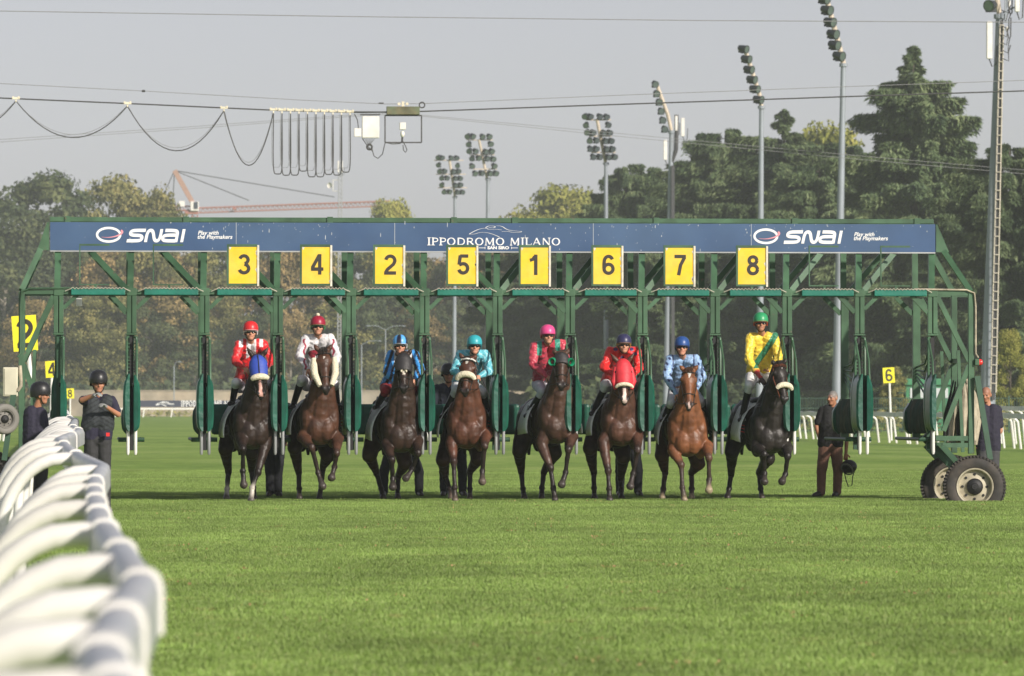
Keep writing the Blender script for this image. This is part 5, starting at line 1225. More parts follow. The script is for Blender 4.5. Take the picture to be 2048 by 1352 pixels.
grid_head(g, 620, 899, 321, 910, 392, rows_from([(640,80,350,[(122,612,-.5),(155,615,.6),(237,617,.5),(287,617,.5),(125,680,-.5),(297,685,-.2)]),
    (767,95,372,[(135,737,-.4),(178,737,.6),(260,740,.6),(305,738,.6),(153,800,-.3),(200,800,.6),(277,803,.6),(320,803,.6)]),
    (890,115,385,[(155,862,-.5),(278,865,.6),(323,862,.6),(175,925,-.2),(222,925,.9),(297,928,.6),(340,928,.6)])]), .56)
g, t = mast(974, 976, 357, 600, .26, .19, 'second floodlight mast from the left, tilted lamp grid above the banner')
grid_head(g, 600, 958, 279, 974, 356, rows_from([(455,380,620,[(390,420,-.5),(435,420,.6),(523,423,.5),(585,422,.5),(400,492,-.4),(597,490,.5)]),
    (590,405,635,[(405,553,-.4),(460,556,.6),(552,560,.6),(607,556,.6),(430,620,-.3),(488,617,.6),(567,622,.6),(620,627,.6)]),
    (720,440,655,[(427,690,.3),(630,690,.6),(455,757,.4),(515,755,.9),(593,757,.6),(645,757,.6)])]), .62)
g, t = mast(1212, 1212, 326, 470, .22, .16, 'third floodlight mast, its lamp grid above the left cedar tip')
grid_head(g, 470, 1194, 238, 1211, 324, rows_from([(272,1465,1690,[(1458,238,-.5),(1505,240,.6),(1590,240,.5),(1652,243,.5),(1467,317,-.3),(1667,315,.4)]),
    (420,1490,1700,[(1477,383,-.3),(1530,386,.6),(1627,388,.6),(1680,388,.6),(1500,458,-.2),(1558,457,.6),(1643,462,.6),(1695,462,.6)]),
    (568,1515,1735,[(1503,533,.3),(1558,533,.6),(1653,535,.6),(1705,535,.6),(1530,607,.4),(1590,607,.9),(1670,608,.6),(1725,607,.6)])]), .52)
def col_head(g, Y, pts, boom, sz, dx):
    MB().tube([P(x, y, Y) for x, y in boom], .14, 8).build('boom', M_MASTB, g, True)
    for i, (x, y) in enumerate(pts):
        flood(P(x, y, Y-.3), sz*.85, (dx*3.5+.25, -1, -.3), g)
        flood(P(x-sz*9*(1 if dx > 0 else .1), y-1, Y+.7), sz*.8, (dx*3+.1, -1, -.35), g)
g, t = mast(1331, 1343, 262, 420, .24, .17, 'floodlight mast with white phone antennas left of the tall cedars')
col_head(g, 420, [(1310,168),(1313,187),(1318,204),(1322,222),(1325,240),(1329,258)], [(1343,262),(1336,230),(1312,165)], .62, .0)
def antenna(g, px_, py0, py1, Y, wpx, label=None):
    a = P(px_, py1, Y); b = P(px_, py0, Y); hw = abs(X(px_+wpx/2, Y) - X(px_, Y))
    MB().box(a.x-hw, a.x+hw, Y-.25, Y-.05, a.z, b.z).build('antenna_panel', M_ANT, g, bevel=.03)
    MB().tube([a + V((0,-.1,0)), a + V((hw,-.15,-.35)), a + V((hw*2.5,-.1,-.25)), a + V((hw*3,0,.6))], .03, 5).build('antenna_cable', M_CABLE, g)
antenna(g, 1330, 280, 320, 420, 7); antenna(g, 1365, 236, 273, 420, 7); antenna(g, 1352, 232, 262, 420, 5)
MB().tube([P(1343, 324, 420), P(1352, 300, 419.9), P(1353, 262, 419.9), P(1353, 230, 420)], .16, 8).build('antenna_bracket', M_CABLE, g, True)
MB().box(X(1343,420)-.05, X(1343,420)+.2, 419.6, 419.75, 0, Z(330,420)).build('cable_ladder', M_CABLE, g)
g, t = mast(1519, 1523, 213, 360, .24, .15, 'slim floodlight mast whose single column of lamps stands over the number 8 board')
col_head(g, 360, [(1490,98),(1496,118),(1501,139),(1507,159),(1513,178),(1520,199)], [(1523,213),(1519,190),(1490,98)], .62, .25)
g, t = mast(1672, 1687, 128, 300, .27, .14, 'taller floodlight mast with lamps running out of the top of the picture')
col_head(g, 300, [(1651,-2),(1657,20),(1663,44),(1669,68),(1672,90),(1681,112)], [(1687,128),(1683,110),(1650,-14)], .62, .2)
g, t = mast(1973, 1999, 30, 250, .36, .16, 'thick mast with ladder and white phone antennas at the right edge')
flood(P(1981, 11, 249.5), .55, (-.8, -1, -.2), g)
MB().tube([P(1999, 30, 250), P(1993, -10, 250)], .12, 8).build('boom', M_MASTB, g, True)
antenna(g, 1977.5, 43, 118, 249.8, 11); antenna(g, 2033, -20, 24, 249.8, 9); antenna(g, 2017, -10, 15, 249.9, 5); antenna(g, 2013, 54, 62, 249.8, 6)
lad = MB()
for s in (0, 1):
    pts = [P(2000 + s*7, 50, 249.5), P(1981 + s*11, 785, 249.5)]; lad.tube(pts, .03, 5)
n_ = 40
for k in range(n_):
    t_ = k/n_; y = 50 + 735*t_; xl = 2000 - 19*t_; lad.tube([P(xl, y, 249.45), P(xl + 7 + 4*t_, y, 249.45)], .022, 5)
lad.build('ladder', mat('ladder cream', (.55,.5,.42), .6), g)
MB().bar(P(2003.5, 40, 249.6), P(1986.5, 800, 249.6), .14, .06).build('cable_tray', M_CABLE, g)
for k in range(7):
    rr2 = random.Random(k); x = 2003; y = 20 + k*16
    MB().tube([P(x, y, 249.4), P(x+8+rr2.uniform(0,8), y+6, 249.3), P(x+14, y-12, 249.4), P(x+rr2.uniform(10,20), y-26, 249.4)], .025, 5).build('antenna_cable', M_CABLE, g)
MB().bar(P(2011, -20, 249.8), P(2012, 45, 249.8), .1, .1).build('antenna_bracket', M_POLE, g)
MB().bar(P(2000, 28, 249.9), P(2030, 14, 249.9), .07, .07).build('antenna_bracket', M_POLE, g)
# thin lattice mast
Y = 650; g = empty('lattice_mast', PG(677, Y), 'thin lattice phone mast with pale panels rising above the number 4 board', 'mast'); lm = MB()
c0, c1 = PG(676, Y), P(680, 322, Y)
for a in range(3):
    o_ = V((math.cos(a*2.09)*.25, math.sin(a*2.09)*.25, 0)); lm.tube([c0+o_, c1+o_], .05, 5)
n_ = 60
for k in range(n_):
    for a in range(3):
        o1 = V((math.cos(a*2.09)*.25, math.sin(a*2.09)*.25, 0)); o2 = V((math.cos((a+1)*2.09)*.25, math.sin((a+1)*2.09)*.25, 0))
        lm.tube([c0.lerp(c1, k/n_)+o1, c0.lerp(c1, (k+1)/n_)+o2], .03, 4)
lm.build('lattice', M_STEEL, g)
for dx in (-3.5, 4): antenna(g, 680+dx, 322, 345, Y-.3, 3)
MB().tube([P(678,360,Y), P(666,360,Y), P(666,382,Y), P(678,382,Y)], .06, 5).build('antenna_bracket', M_ANT, g)
MB().lathe(P(661, 371, Y), (-.6,-1,0), [(0,.05),(.3,.1),(.33,.2)], 12).build('dish', M_ANT, g)

# ================================================================== TOWER CRANE
Y = 950; M_CR = mat('hazed crane red', (0.36, 0.16, 0.13), 0.6); M_CRO = mat('hazed crane orange', (0.36, 0.22, 0.17), 0.6)  # both crane colours muted: distance haze is mixed into the paint
cr = empty('tower_crane', PG(386, Y), 'red tower crane with a long lattice jib beyond the trees on the left', 'crane')
def lattice(a, b, s, m, name, up=V((0,0,1)), n_=30, r=.12):
    a, b = V(a), V(b); d = (b-a).normalized(); sd_ = d.cross(V((0,1,0))).normalized()*s*.9; dp = V((0,1,0))*s*.5; mb = MB()
    A = lambda t, k: a.lerp(b, t) + (sd_ if k == 2 else (dp if k == 0 else -dp))
    for k in range(3): mb.tube([A(0,k), A(1,k)], r, 5)
    for i in range(n_):
        mb.tube([A(i/n_, 0), A((i+.5)/n_, 2), A((i+1)/n_, 0)], r*.6, 4); mb.tube([A(i/n_, 1), A((i+.5)/n_, 2), A((i+1)/n_, 1)], r*.6, 4)
    return mb.build(name, m, cr)
lattice(P(780, 402, Y), P(397, 416, Y), .9, M_CR, 'jib', n_=44)
lattice(P(345, 421, Y), P(392, 421, Y), .8, M_CR, 'counter_jib', n_=6)
MB().bar(P(385, 405, Y), P(349, 341, Y), .8, .8).build('apex', M_CRO, cr)
MB().box(X(380,Y), X(397,Y), Y-1.5, Y+.5, Z(424,Y), Z(405,Y)).build('cab', M_ANT, cr, bevel=.1)
MB().box(X(387,Y), X(395,Y), Y-1.6, Y-1.51, Z(420,Y), Z(406,Y)).build('cab_window', mat('dark glass', (.05,.06,.08), .2), cr)
MB().box(X(369,Y), X(396,Y), Y-1, Y+1, Z(430,Y), Z(424,Y)).build('slewing_ring', M_CR, cr)
MB().box(X(358,Y), X(369,Y), Y-.6, Y+.6, Z(415,Y), Z(404,Y)).build('counterweight', M_ANT, cr)
lattice(P(384, 430, Y), PG(384, Y), 1.0, M_CR, 'tower', n_=30)
ts = MB()
for a, b in (((349,341),(669,394)), ((349,341),(498,401)), ((349,341),(326,392)), ((349,341),(345,415))): ts.tube([P(*a, Y), P(*b, Y)], .07, 4)
ts.build('tie_cable', M_CABLE, cr)
MB().box(X(465,Y), X(472,Y), Y-1, Y+1, Z(421,Y), Z(417,Y)).build('trolley', M_CR, cr)

# ================================================================== CABLE CAMERA AND WIRES
YC = 150
M_WIRE = mat('dark wire', (0.06, 0.06, 0.062), 0.6); M_WIREL = mat('thin grey wire', (0.22, 0.22, 0.23), 0.6)
def wire(pts, Y, r, label, m=M_WIRE):
    o = MB().tube([P(x, y, Y) for x, y in pts], r, 6).build('overhead_wire', m, None, True); tag(o, label, 'wire')
wire([(-300,186),(0,196),(300,209),(560,221),(720,225),(810,224),(1200,210),(1700,193),(2350,172)], YC, .02, 'thick dark trolley wire crossing the whole sky')
wire([(-300,152),(0,167),(287,182),(600,200),(770,208),(850,207),(1250,190),(1700,173),(2350,150)], YC+.2, .009, 'thin wire running just above the thick trolley wire', M_WIREL)
wire([(-300,13),(0,22),(700,33),(1400,41),(2350,46)], YC, .012, 'highest single wire across the top of the sky', M_WIREL)
wire([(-300,300),(0,279),(400,252),(700,230),(800,226),(1250,268),(1700,310),(2350,366)], 260, .012, 'upper of two faint far wires crossing behind the cable camera', M_WIREL)
wire([(-300,305),(0,284),(400,256),(700,233),(800,228),(1250,274),(1700,317),(2350,374)], 260, .012, 'lower of two faint far wires crossing behind the cable camera', M_WIREL)
MB_ = MB().lathe(P(287,182,YC+.2), (1,0,0), [(0,-.05),(.03,-.04),(.03,.04),(0,.05)], 8).build('wire_clamp', M_WIRE, None); tag(MB_, 'small dark clamp on the thin wire at upper left', 'clamp')
# festoon cable with hangers
fs = empty('festoon_cable', P(560, 221, YC), 'looping black supply cable hung from cream runners on the trolley wire', 'cable')
hang = [(-150,191),(32,198),(255,208),(448,217)] + [(547+k*17, 220.5+k*.45) for k in range(10)]
def loop(a, b, drop, off=0):
    pts = []
    n_ = 16
    for i in range(n_+1):
        t = i/n_; x = a[0] + (b[0]-a[0])*t; y = a[1] + (b[1]-a[1])*t + drop*(1-(2*t-1)**2)
        pts.append((x, y))
    return pts
def uloop(a, b, drop):
    w_ = b[0]-a[0]; pts = []
    for i in range(25):
        t = i/24; s = 2*t-1
        x = (a[0]+b[0])/2 + (w_*.5 + 2.5*math.sin(math.pi*abs(s))) * (abs(s)**.38) * (1 if s >= 0 else -1); y = a[1] + 8 + drop*(1-abs(s)**3.2)
        if abs(s) > .93: y = a[1] + 4 + (1-abs(s))/.07*6; 
        pts.append((x, y))
    return pts
drops = [68, 84, 105]
for i, (a, b) in enumerate(zip(hang[:4], hang[1:5])):
    d = [60, 68, 85, 108][i]
    MB().tube([P(x, y+4, YC) for x, y in loop(a, b, d)], .016, 6).build('cable_loop', M_WIRE, fs, True)
    MB().tube([P(x-2*(1-k/16), y+3, YC+.1) for k, (x, y) in enumerate(loop(a, b, d-5))], .006, 5).build('cable_loop', M_WIREL, fs, True)
rr = random.Random(5)
for a, b in zip(hang[4:], hang[5:]):
    d = rr.uniform(112, 124)
    MB().tube([P(x, y, YC) for x, y in uloop(a, b, d)], .016, 6).build('cable_loop', M_WIRE, fs, True)
    MB().tube([P(x-3, y, YC+.1) for x, y in uloop(a, b, d-rr.uniform(6, 16))], .005, 5).build('cable_loop', M_WIREL, fs, True)
for x, y in hang[1:]:
    c = P(x, y-1, YC); mb = MB().box(c.x-.1, c.x+.1, YC-.04, YC+.04, c.z-.02, c.z+.035).bar(c, c+V((0,-.02,-.09)), .03, .03)
    for s in (-1, 1): mb.lathe(c + V((s*.075, -.05, .03)), (0,1,0), [(0,0),(.028,0),(.028,.03),(0,.03)], 10)
    mb.build('runner', mat('cream runner', (.68,.62,.48), .6), fs)
cc = empty('cable_camera', P(790, 225, YC), 'camera trolley hanging on the wire with a white control box and black frame', 'camera trolley')
def pbox(x0, x1, y0, y1, ya, yb, name, m, bev=0): return MB().box(X(x0,YC), X(x1,YC), YC+ya, YC+yb, Z(y1,YC), Z(y0,YC)).build(name, m, cc, bevel=bev)
pbox(773, 839, 214, 230, -.1, .1, 'trolley_board', M_RUST, .01)
pbox(705, 775, 223.6, 226, -.03, .03, 'trolley_arm', M_WIRE)
pbox(720, 760, 229, 231.5, -.05, .05, 'box_hanger', M_WIRE)
pbox(724, 758, 234, 277, -.12, .12, 'control_box', M_ANT, .012)
pbox(708, 722, 258, 274.5, -.08, .06, 'junction_box', M_ANT, .008)
fm = MB()
for a, b in (((770,231),(843,231)), ((843,231),(843,285)), ((843,285),(770,285)), ((770,285),(770,231))): fm.bar(P(*a,YC), P(*b,YC), .035, .035)
fm.build('camera_frame', M_WIRE, cc)
pbox(799, 811, 246, 260, -.1, .1, 'camera_body', M_ANT, .01)
MB().ell(P(805, 268, YC), (.06,.07,.09)).build('camera_head', M_ANT, cc, True)
cb2 = MB(); cb2.tube([P(805,270,YC), P(804,285,YC)], .03, 6); cb2.build('camera_mount', M_WIRE, cc)
for pts in ([(771,285),(785,288),(800,287),(806,282)], [(806,283),(811,292),(814,300),(811,305),(807,300),(806,290)], [(709,228),(715,240),(717,258)], [(725,277),(735,292),(745,302)], [(744,298),(748,312),(756,317),(765,308),(770,286)]):
    MB().tube([P(x, y, YC-.02) for x, y in pts], .014, 6).build('lead', M_WIRE, cc, True)
for k in range(7): MB().tube([P(729+k*3.4, 277, YC), P(738, 292, YC)], .005, 4).build('lead', M_WIRE, cc)
def ring(x, y, r, rr_): 
    return MB().tube([P(x + r*math.cos(a*math.pi/8), y + r*math.sin(a*math.pi/8), YC) for a in range(17)], rr_, 6)
ring(739, 294, 5, .03).build('cable_coil', M_WIRE, cc, True); ring(844, 210, 5.5, .02).build('steel_ring', M_WIRE, cc, True)
wm_ = MB(); 
for x in (798, 814): wm_.lathe(P(x, 208, YC), (0,1,0), [(0,-.05),(.04,-.05),(.04,.05),(0,.05)], 12)
wm_.bar(P(806, 203, YC), P(806, 222, YC), .07, .05); wm_.build('trolley_wheel', mat('cream runner', (.68,.62,.48), .6), cc)
pbox(757, 767, 206, 208.5, -.02, .02, 'wire_grip', M_WIRE)

# ================================================================== TREES
def leaf_mat(name, a, b, c):
    m = bpy.data.materials.new(name); m.use_nodes = True; n = m.node_tree.nodes; l = m.node_tree.links
    p = n['Principled BSDF']; p.inputs['Roughness'].default_value = 0.7; p.inputs['Specular IOR Level'].default_value = 0.2
    g = n.new('ShaderNodeNewGeometry'); r = n.new('ShaderNodeValToRGB'); e = r.color_ramp.elements
    tc = n.new('ShaderNodeTexCoord'); nz = n.new('ShaderNodeTexNoise'); nz.inputs['Scale'].default_value = 0.22; nz.inputs['Detail'].default_value = 5
    l.new(tc.outputs['Object'], nz.inputs['Vector'])
    ad = n.new('ShaderNodeMath'); ad.operation = 'MULTIPLY_ADD'; ad.inputs[1].default_value = 0.42; l.new(g.outputs['Random Per Island'], ad.inputs[0])
    mr = n.new('ShaderNodeMapRange'); mr.inputs[1].default_value = .33; mr.inputs[2].default_value = .67; mr.inputs[3].default_value = 0; mr.inputs[4].default_value = .58
    l.new(nz.outputs['Fac'], mr.inputs[0]); l.new(mr.outputs[0], ad.inputs[2])
    e[0].color = (*a, 1); e[1].color = (*c, 1); x = e.new(.5); x.color = (*b, 1)
    l.new(ad.outputs[0], r.inputs[0])
    oi = n.new('ShaderNodeObjectInfo'); m3 = n.new('ShaderNodeMapRange'); m3.inputs[3].default_value = .82; m3.inputs[4].default_value = 1.18; l.new(oi.outputs['Random'], m3.inputs[0])
    sm = n.new('ShaderNodeVectorMath'); sm.operation = 'SCALE'; l.new(r.outputs[0], sm.inputs[0]); l.new(m3.outputs[0], sm.inputs['Scale'])
    l.new(sm.outputs[0], p.inputs['Base Color'])
    return m
L_DARK = leaf_mat('dark leaves', (.013,.025,.015), (.052,.072,.032), (.15,.165,.066))
L_OLIVE = leaf_mat('olive leaves', (.03,.038,.018), (.15,.15,.05), (.4,.34,.12))
L_BROWN = leaf_mat('autumn leaves', (.05,.042,.022), (.2,.15,.06), (.5,.34,.15))
L_YELLOW = leaf_mat('yellow green leaves', (.08,.1,.02), (.24,.25,.05), (.42,.38,.1))
L_CEDAR = leaf_mat('cedar needles', (.022,.042,.024), (.085,.125,.055), (.21,.25,.12))
M_BARK = mat('bark', (0.12, 0.1, 0.08), 0.9, var=0.35, scale=1.2)
M_BARKP = mat('pale bark', (0.3, 0.27, 0.22), 0.9, var=0.35, scale=1.0)
def quads(name, centers, normals, size, m, asp=1.0, seed=0, dirs=None):
    r_ = np.random.RandomState(seed); n_ = len(centers); c = np.array(centers); nn = np.array(normals)
    nn = nn + r_.normal(0, .55, nn.shape); nn /= np.linalg.norm(nn, axis=1, keepdims=True)
    if dirs is None: u = np.cross(nn, r_.normal(0, 1, nn.shape))
    else: u = np.array(dirs) + r_.normal(0, .25, nn.shape); u = u - nn*(u*nn).sum(1, keepdims=True)
    u /= np.linalg.norm(u, axis=1, keepdims=True) + 1e-9; v = np.cross(nn, u)
    s = size * r_.uniform(.6, 1.4, (n_, 1)); a = u*s*asp*.5; b = v*s*.5
    k = r_.uniform(.2, .9, (n_, 1))
    vs = np.stack([c-a, c-b*k-a*.1, c+a, c+b+a*.15], 1).reshape(-1, 3)
    me = bpy.data.meshes.new(name); me.vertices.add(n_*4); me.loops.add(n_*4); me.polygons.add(n_)
    me.vertices.foreach_set('co', vs.astype('f').ravel()); me.loops.foreach_set('vertex_index', np.arange(n_*4, dtype='i'))
    me.polygons.foreach_set('loop_start', np.arange(0, n_*4, 4, dtype='i')); me.polygons.foreach_set('loop_total', np.full(n_, 4, 'i'))
    me.update(calc_edges=True); me.materials.append(m)
    return me
def limbs(h, spread, n_, rb, seed, base=.25):
    r_ = random.Random(seed); mb = MB(); mb.tube([(0,0,0),(r_.uniform(-.3,.3),0,h*.35),(r_.uniform(-.6,.6),0,h*.72)], [rb, rb*.7, rb*.25], 8)
    for k in range(n_):
        a = r_.uniform(0, 6.28); z = h*r_.uniform(base, .65); L = spread*r_.uniform(.5, .9)
        mb.tube([(0,0,z),(math.cos(a)*L*.5, math.sin(a)*L*.5, z+L*.35),(math.cos(a)*L, math.sin(a)*L, z+L*.75)], [rb*.35, rb*.22, rb*.06], 6)
    return mb
def crown_decid(seed, h, rad, ncl, per, m, leaf=.5, zlow=.14):
    r_ = np.random.RandomState(seed); C = []; N_ = []
    for k in range(ncl):
        t = r_.uniform(0, 1); z = h*(zlow + (.93-zlow)*t); prof = math.sin(math.pi*min(1, (t*.82+.16)))**.6
        a = r_.uniform(0, 6.283); rr_ = rad*prof*math.sqrt(r_.uniform(.12, 1))*.92
        cr_ = rad*r_.uniform(.16, .32); c = np.array([math.cos(a)*rr_, math.sin(a)*rr_, z])
        p = r_.normal(0, 1, (per, 3)); p /= np.linalg.norm(p, axis=1, keepdims=True); p[:, 2] = np.where(p[:, 2] < -.3, -p[:, 2]*.6, p[:, 2])
        q = c + p*cr_*(r_.uniform(.55, 1.08, (per, 1)))*np.array([1.1, 1.1, .85]); C.append(q); N_.append(p)
    return quads('crown', np.concatenate(C), np.concatenate(N_), leaf, m, 1.3, seed)
def crown_cedar(seed, h, rad, m, tiers=24, per=6, leaf=.24, spire=True):
    # separate tiers of long level boughs: flat pads of needles with drooping fringes and dark gaps between
    r_ = np.random.RandomState(seed); C = []; N_ = []; Dd = []; mb = MB()
    mb.tube([(0,0,0),(0.2,0,h*.4),(-.1,0,h*.75),(0,0,h*.98)], [.55,.4,.2,.04], 8)
    for ti in range(tiers):
        xx = ti/(tiers-1); t0 = .1 + .9*(1 - (1-xx)**1.35) if spire else .1 + .895*xx**.85
        if spire: prof = .03 + (1-t0)*1.9 if t0 > .91 else .4 + .6*((.91-t0)/.8)**.85
        else: prof = .25 + (1-t0)*3 if t0 > .9 else .55 + .45*((.9-t0)/.8)**.8
        npb = per if prof > .3 else 3
        a0 = r_.uniform(0, 6.28); trise = r_.uniform(-.01, .09)
        for k in range(npb):
            t = min(1, t0 + r_.uniform(-.016, .016)); z = h*t; L = max(.25, rad*prof*r_.choice([r_.uniform(.4, .65), r_.uniform(.5, .8), r_.uniform(.75, 1.0), r_.uniform(1.05, 1.28)])); a = a0 + k*6.283/npb + r_.uniform(-.35, .35)
            d = np.array([math.cos(a), math.sin(a), 0]); s = np.array([-d[1], d[0], 0]); rise = (trise + r_.uniform(-.02, .02))*L
            mb.tube([(0,0,z-L*.12),(d[0]*L*.5, d[1]*L*.5, z+rise*.6-.12),(d[0]*L*.93, d[1]*L*.93, z+rise-.1)], [.11*(1-t)+.03, .06*(1-t)+.02, .01], 4)
            ntw = int(5 + L*3.2)
            for q in range(ntw):
                u0 = (q + r_.uniform(0, 1))/ntw*.86 + .14; sg = 1 if q % 2 else -1
                tl = (.03 + .22*min(L, 1.8) + .12*L*math.sin(min(1, 1.15-u0*.9)*math.pi*.75))*r_.uniform(.6, 1.2)*(.12 + .88*min(1, (1.04-u0)*2.1))
                n_ = int(30 + 125*tl)
                v = r_.uniform(0, 1, n_)**.8; td = d*.75 + s*sg*.8; td /= np.linalg.norm(td)
                pz = z + rise*math.sin(u0*2.2)*1.3 - .25*v**2*tl - np.abs(r_.normal(0, .09, n_)) - (r_.uniform(0, 1, n_)**3)*.3*min(L, 3)
                pts = d[None]*(L*u0) + td[None]*(v*tl)[:, None] + r_.normal(0, .03 + .035*min(L, 3), (n_, 3)); pts[:, 2] = pz + r_.normal(0, .04, n_)
                C.append(pts); N_.append(np.tile([0, 0, 1.0], (n_, 1)) + d[None]*.5); q_ = np.tile(td + d*.3, (n_, 1)); q_[:, 2] -= .25 + v*.6; Dd.append(q_)
    return quads('crown', np.concatenate(C), np.concatenate(N_), leaf, m, 3.0, seed, np.concatenate(Dd)), mb
def place_tree(name, crown, trunk, px_, pytop, Y, hbase, label, wk=1.0, grp='trees beyond the far end of the track', cat='tree', rz=0, bark=None, crown_h=None, zoff=0):
    zt = Z(pytop, Y, px_); s = zt/hbase; b = PG(px_, Y)
    g = empty(name, b, label, cat, grp); g.rotation_euler = (0, 0, rz)
    for nm, me in (('trunk', trunk), ('crown', crown)):
        o = bpy.data.objects.new(nm, me); col.objects.link(o); o.parent = g
    g.scale = (s*wk, s*wk, s)
    return g
DEC = []
for sd_, m in ((1, L_DARK), (2, L_OLIVE), (3, L_BROWN), (4, L_YELLOW), (5, L_DARK), (6, L_OLIVE), (7, L_BROWN)):
    DEC.append(crown_decid(sd_, 25, 9.5, 74, 330, m, .42, .1))
def mesh_of(mb, name, m):
    me = bpy.data.meshes.new(name); me.from_pydata(mb.v, [], mb.f); me.update(); me.materials.append(m)
    for p in me.polygons: p.use_smooth = True
    return me
TR = [mesh_of(limbs(25, 8, 9, .45, k), 'trunk', M_BARKP if k % 2 else M_BARK) for k in range(4)]
# named skyline trees
def dec(i, tr, px_, py_, Y, label, wk=1.0, rz=0.0, name='broadleaf_tree', grp='broadleaf trees beyond the track'):
    return place_tree(name, DEC[i], TR[tr], px_, py_, Y, 24.6, label, wk, rz=rz, grp=grp)
dec(0, 0, 88, 348, 800, 'large dark green tree rising highest at the far left above the gate', 1.0)
dec(4, 1, 8, 432, 780, 'dark bushy tree cut by the left edge behind the end rafter', 1.0, 1)
dec(1, 1, 222, 356, 830, 'olive yellow tree standing just right of the big dark one', .8, 2)
dec(5, 2, 300, 366, 832, 'olive tree with a rounded top left of the crane', .62, 1.2)
dec(3, 2, 781, 402, 860, 'pale yellow tree tip peeking above the banner left of centre', .55, .6)
dec(3, 1, 1118, 375, 790, 'broad yellow green tree above the number 1 board', .92, 2.2)
dec(3, 3, 1052, 424, 800, 'small yellow green tree left of the broad one above the banner', .5, 1.1)
dec(3, 0, 1182, 408, 770, 'yellow green tree with brownish side next to the left cedar', .6, .2)
dec(3, 3, 1652, 252, 600, 'yellow tree top showing behind the cedar by the tall mast', .6, 3)
dec(3, 2, 2026, 405, 420, 'yellowing tree at the right edge behind the cedar', .5, .3)
kinds = ['dark leafy tree', 'olive leafy tree', 'brown autumn tree']
km = {0: 0, 4: 0, 1: 1, 5: 1, 2: 2, 6: 2, 3: 1}
def where(x):
    names = ['left of the first stall', 'the first empty stall', 'the second empty stall'] + ["the %s jockey's stall" % c for c in ('red', 'white', 'striped', 'turquoise', 'rose', 'scarlet', 'pale blue', 'yellow')] + ["the standing man's stall", 'the rightmost stall', 'the right gate end']
    i_ = sum(1 for p in POSTS if x >= p); nm = names[i_]
    if i_ in (0, 13): return ('at ' if i_ == 13 else '') + nm
    return 'in the %s half of %s' % ('left' if x < POSTS[i_-1] + 73 else 'right', nm)
rr = random.Random(21)
seq = [1, 2, 0, 6, 5, 2, 1, 0, 2, 6, 1, 0, 5, 2, 4, 6, 1, 0, 5]
x = 40; i = 0
while x < 1040:
    k = seq[i % len(seq)]
    dec(k, i % 4, x, rr.uniform(468, 520), 790 + rr.uniform(-15, 25), 'taller ' + kinds[km[k]] + ' ' + where(x), .78, rr.uniform(0, 6), grp='tree belt back row'); x += rr.uniform(52, 74); i += 1
x = 70; i = 3
while x < 1060:
    k = [0, 1, 4, 2, 0, 5, 4, 6][i % 8]
    dec(k, i % 4, x, rr.uniform(560, 640), 765 + rr.uniform(-6, 6), 'low ' + kinds[km[k]] + ' ' + where(x), .95, rr.uniform(0, 6), grp='tree belt front row'); x += rr.uniform(48, 76); i += 1
# cedars
CED = []; CTR = []
for sd_, h_, r_, nb in ((11, 28, 9.8, 30), (12, 24, 11, 16)):
    c_, t_ = crown_cedar(sd_, h_, r_, L_CEDAR, nb, 7 if sd_ == 11 else 9, .18, sd_ == 11); CED.append(c_); CTR.append(mesh_of(t_, 'trunk', M_BARK))
def ced(i, px_, py_, Y, label, wk=1.0, rz=0.0, grp='cedars behind the masts'):
    return place_tree('cedar_tree', CED[i], CTR[i], px_, py_, Y, (28, 24)[i]*.995, label, wk, rz=rz, grp=grp, cat='cedar')
ced(0, 1828, 100, 440, 'tallest cedar with a pointed top left of the thick mast', .98, .5)
ced(0, 1568, 226, 500, 'cedar with a narrow peak behind the slim mast', 1.1, 2.2)
ced(1, 1450, 262, 520, 'spreading cedar left of the slim mast, its flat top a shade lower', .75, 1.0)
ced(1, 1252, 332, 560, 'leftmost cedar beside the third mast', .62, .1)
ced(1, 1325, 340, 550, 'cedar behind the mast with phone antennas', .7, 4.0)
ced(1, 1700, 290, 480, 'dark cedar filling the gap behind the taller mast', .8, 3.0)
ced(1, 2020, 292, 380, 'cedar cut by the right edge behind the thick mast', .85, 2.0)
ced(1, 1930, 380, 400, 'lower cedar between the tallest one and the right edge', .8, 5.0)
ced(1, 1640, 330, 470, 'cedar just left of the taller mast, lower than its neighbours', .8, 1.6)
ced(0, 1400, 300, 535, 'cedar with ragged top between the antenna mast and the slim mast', .9, 1.9)
rr = random.Random(8)
x = 1070; i = 0
while x < 2090:
    ced(1, x, rr.uniform(430, 520), 455 if x > 1300 else 560, 'low dark cedar ' + (where(x) if x < 1940 else ('just right of the thick mast' if x < 2035 else 'cut by the right edge')), 1.0, rr.uniform(0, 6), 'low dark cedars in a row'); x += rr.uniform(80, 110); i += 1
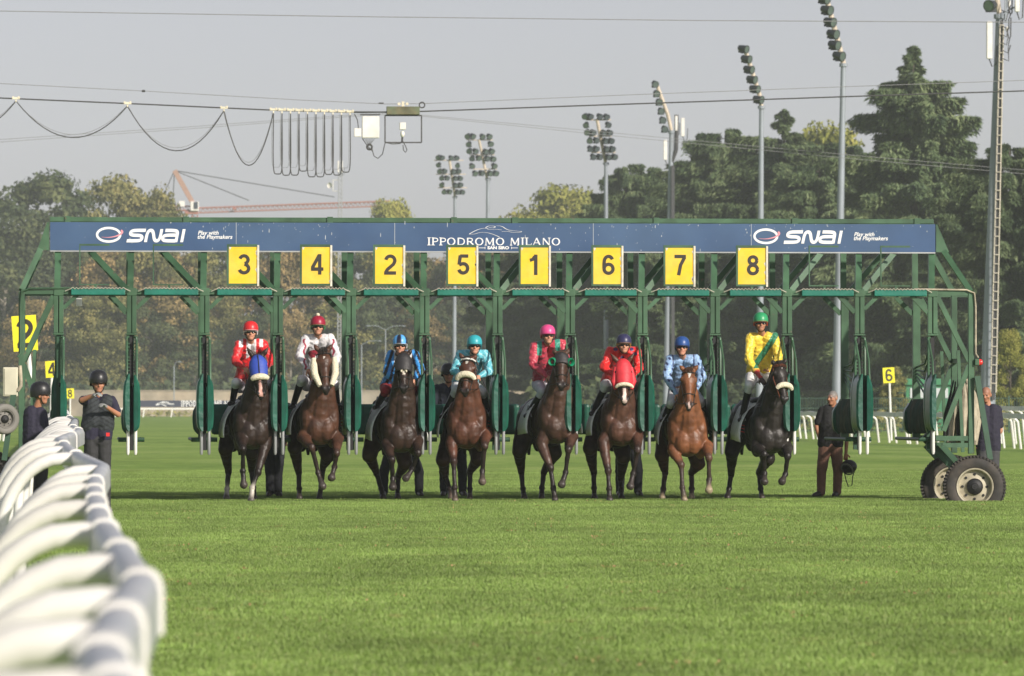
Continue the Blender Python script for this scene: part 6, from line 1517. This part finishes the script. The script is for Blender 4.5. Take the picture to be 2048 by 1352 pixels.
# undergrowth at the foot of the trees
def hedge(name, label, x0, x1, Y, h, m, leaf, dens, seed, dep=3.0):
    r_ = np.random.RandomState(seed); W_ = x1-x0; n_ = int(W_*h*dens); p = np.stack([r_.uniform(x0, x1, n_), r_.uniform(0, dep, n_) + Y, r_.uniform(0, 1, n_)**.8], 1)
    hv = np.array([h*(.72 + .45*noise.noise(V((a*.25, b*.3, seed)))) for a, b in p[:, :2]]); p[:, 2] *= hv
    o = bpy.data.objects.new(name, quads(name, p, np.tile([0, -1, .6], (n_, 1)), leaf, m, 1.3, seed)); col.objects.link(o); return tag(o, label, 'undergrowth', None, 'stuff')
hedge('undergrowth', 'dark undergrowth beneath the far left trees', X(-100, 750), X(1150, 750), 752, 6.0, L_DARK, .7, 7, 31)
hedge('undergrowth', 'dark undergrowth beneath the cedars', X(1060, 440), X(2150, 440), 440, 4.2, L_DARK, .5, 14, 32)
hedge('undergrowth', 'low green growth behind the right rail', X(1500, 290), X(2120, 290), 305, 1.6, L_OLIVE, .25, 30, 33, 2)
hedge('undergrowth', 'strip of weeds at the foot of the far wall', X(190, 730), X(1500, 730), 712, 1.0, L_OLIVE, .35, 12, 34, 4)
hedge('undergrowth', 'dark growth along the far left verge', X(-60, 500), X(120, 500), 520, 2.5, L_DARK, .5, 10, 35, 4)
place_tree('sapling', DEC[1], TR[0], 1790, 735, 330, 24.6, 'sparse young tree behind the plate numbered 6', .7, grp=None, cat='sapling')
place_tree('sapling', DEC[3], TR[0], 2020, 660, 330, 24.6, 'young bright green tree at the right edge near the mesh fence', .6, grp=None, cat='sapling')

# ================================================================== HAZE
hm = bpy.data.materials.new('haze air'); hm.use_nodes = True; n = hm.node_tree.nodes; n.remove(n['Principled BSDF'])
pv = n.new('ShaderNodeVolumePrincipled'); pv.inputs['Density'].default_value = HAZE if 'HAZE' in globals() else 0.0006; pv.inputs['Color'].default_value = (0.86, 0.9, 0.95, 1); pv.inputs['Anisotropy'].default_value = 0.0
hm.node_tree.links.new(pv.outputs[0], n['Material Output'].inputs['Volume'])
hb = MB().box(-500, 700, -40, 1400, -1, 75).build('haze', hm); tag(hb, 'thin pale haze over the racecourse', None, None, 'stuff')
hm.cycles.homogeneous_volume = True if hasattr(hm.cycles, 'homogeneous_volume') else None

# labels that would repeat: number them off from the left
seen = {}
for o in list(col.objects):
    if o.parent is None and o.get('label') and o.get('category'): seen.setdefault(o['label'], []).append(o)
for lb, os_ in seen.items():
    if len(os_) > 1:
        os_.sort(key=lambda o: o.location.x / max(o.location.y, 1))
        nm = {2: ['left one', 'right one'], 3: ['left one', 'middle one', 'right one']}.get(len(os_))
        if nm:
            for o, q in zip(os_, nm): o['label'] = lb + ', ' + q
bpy.data.scenes.remove(TMP)
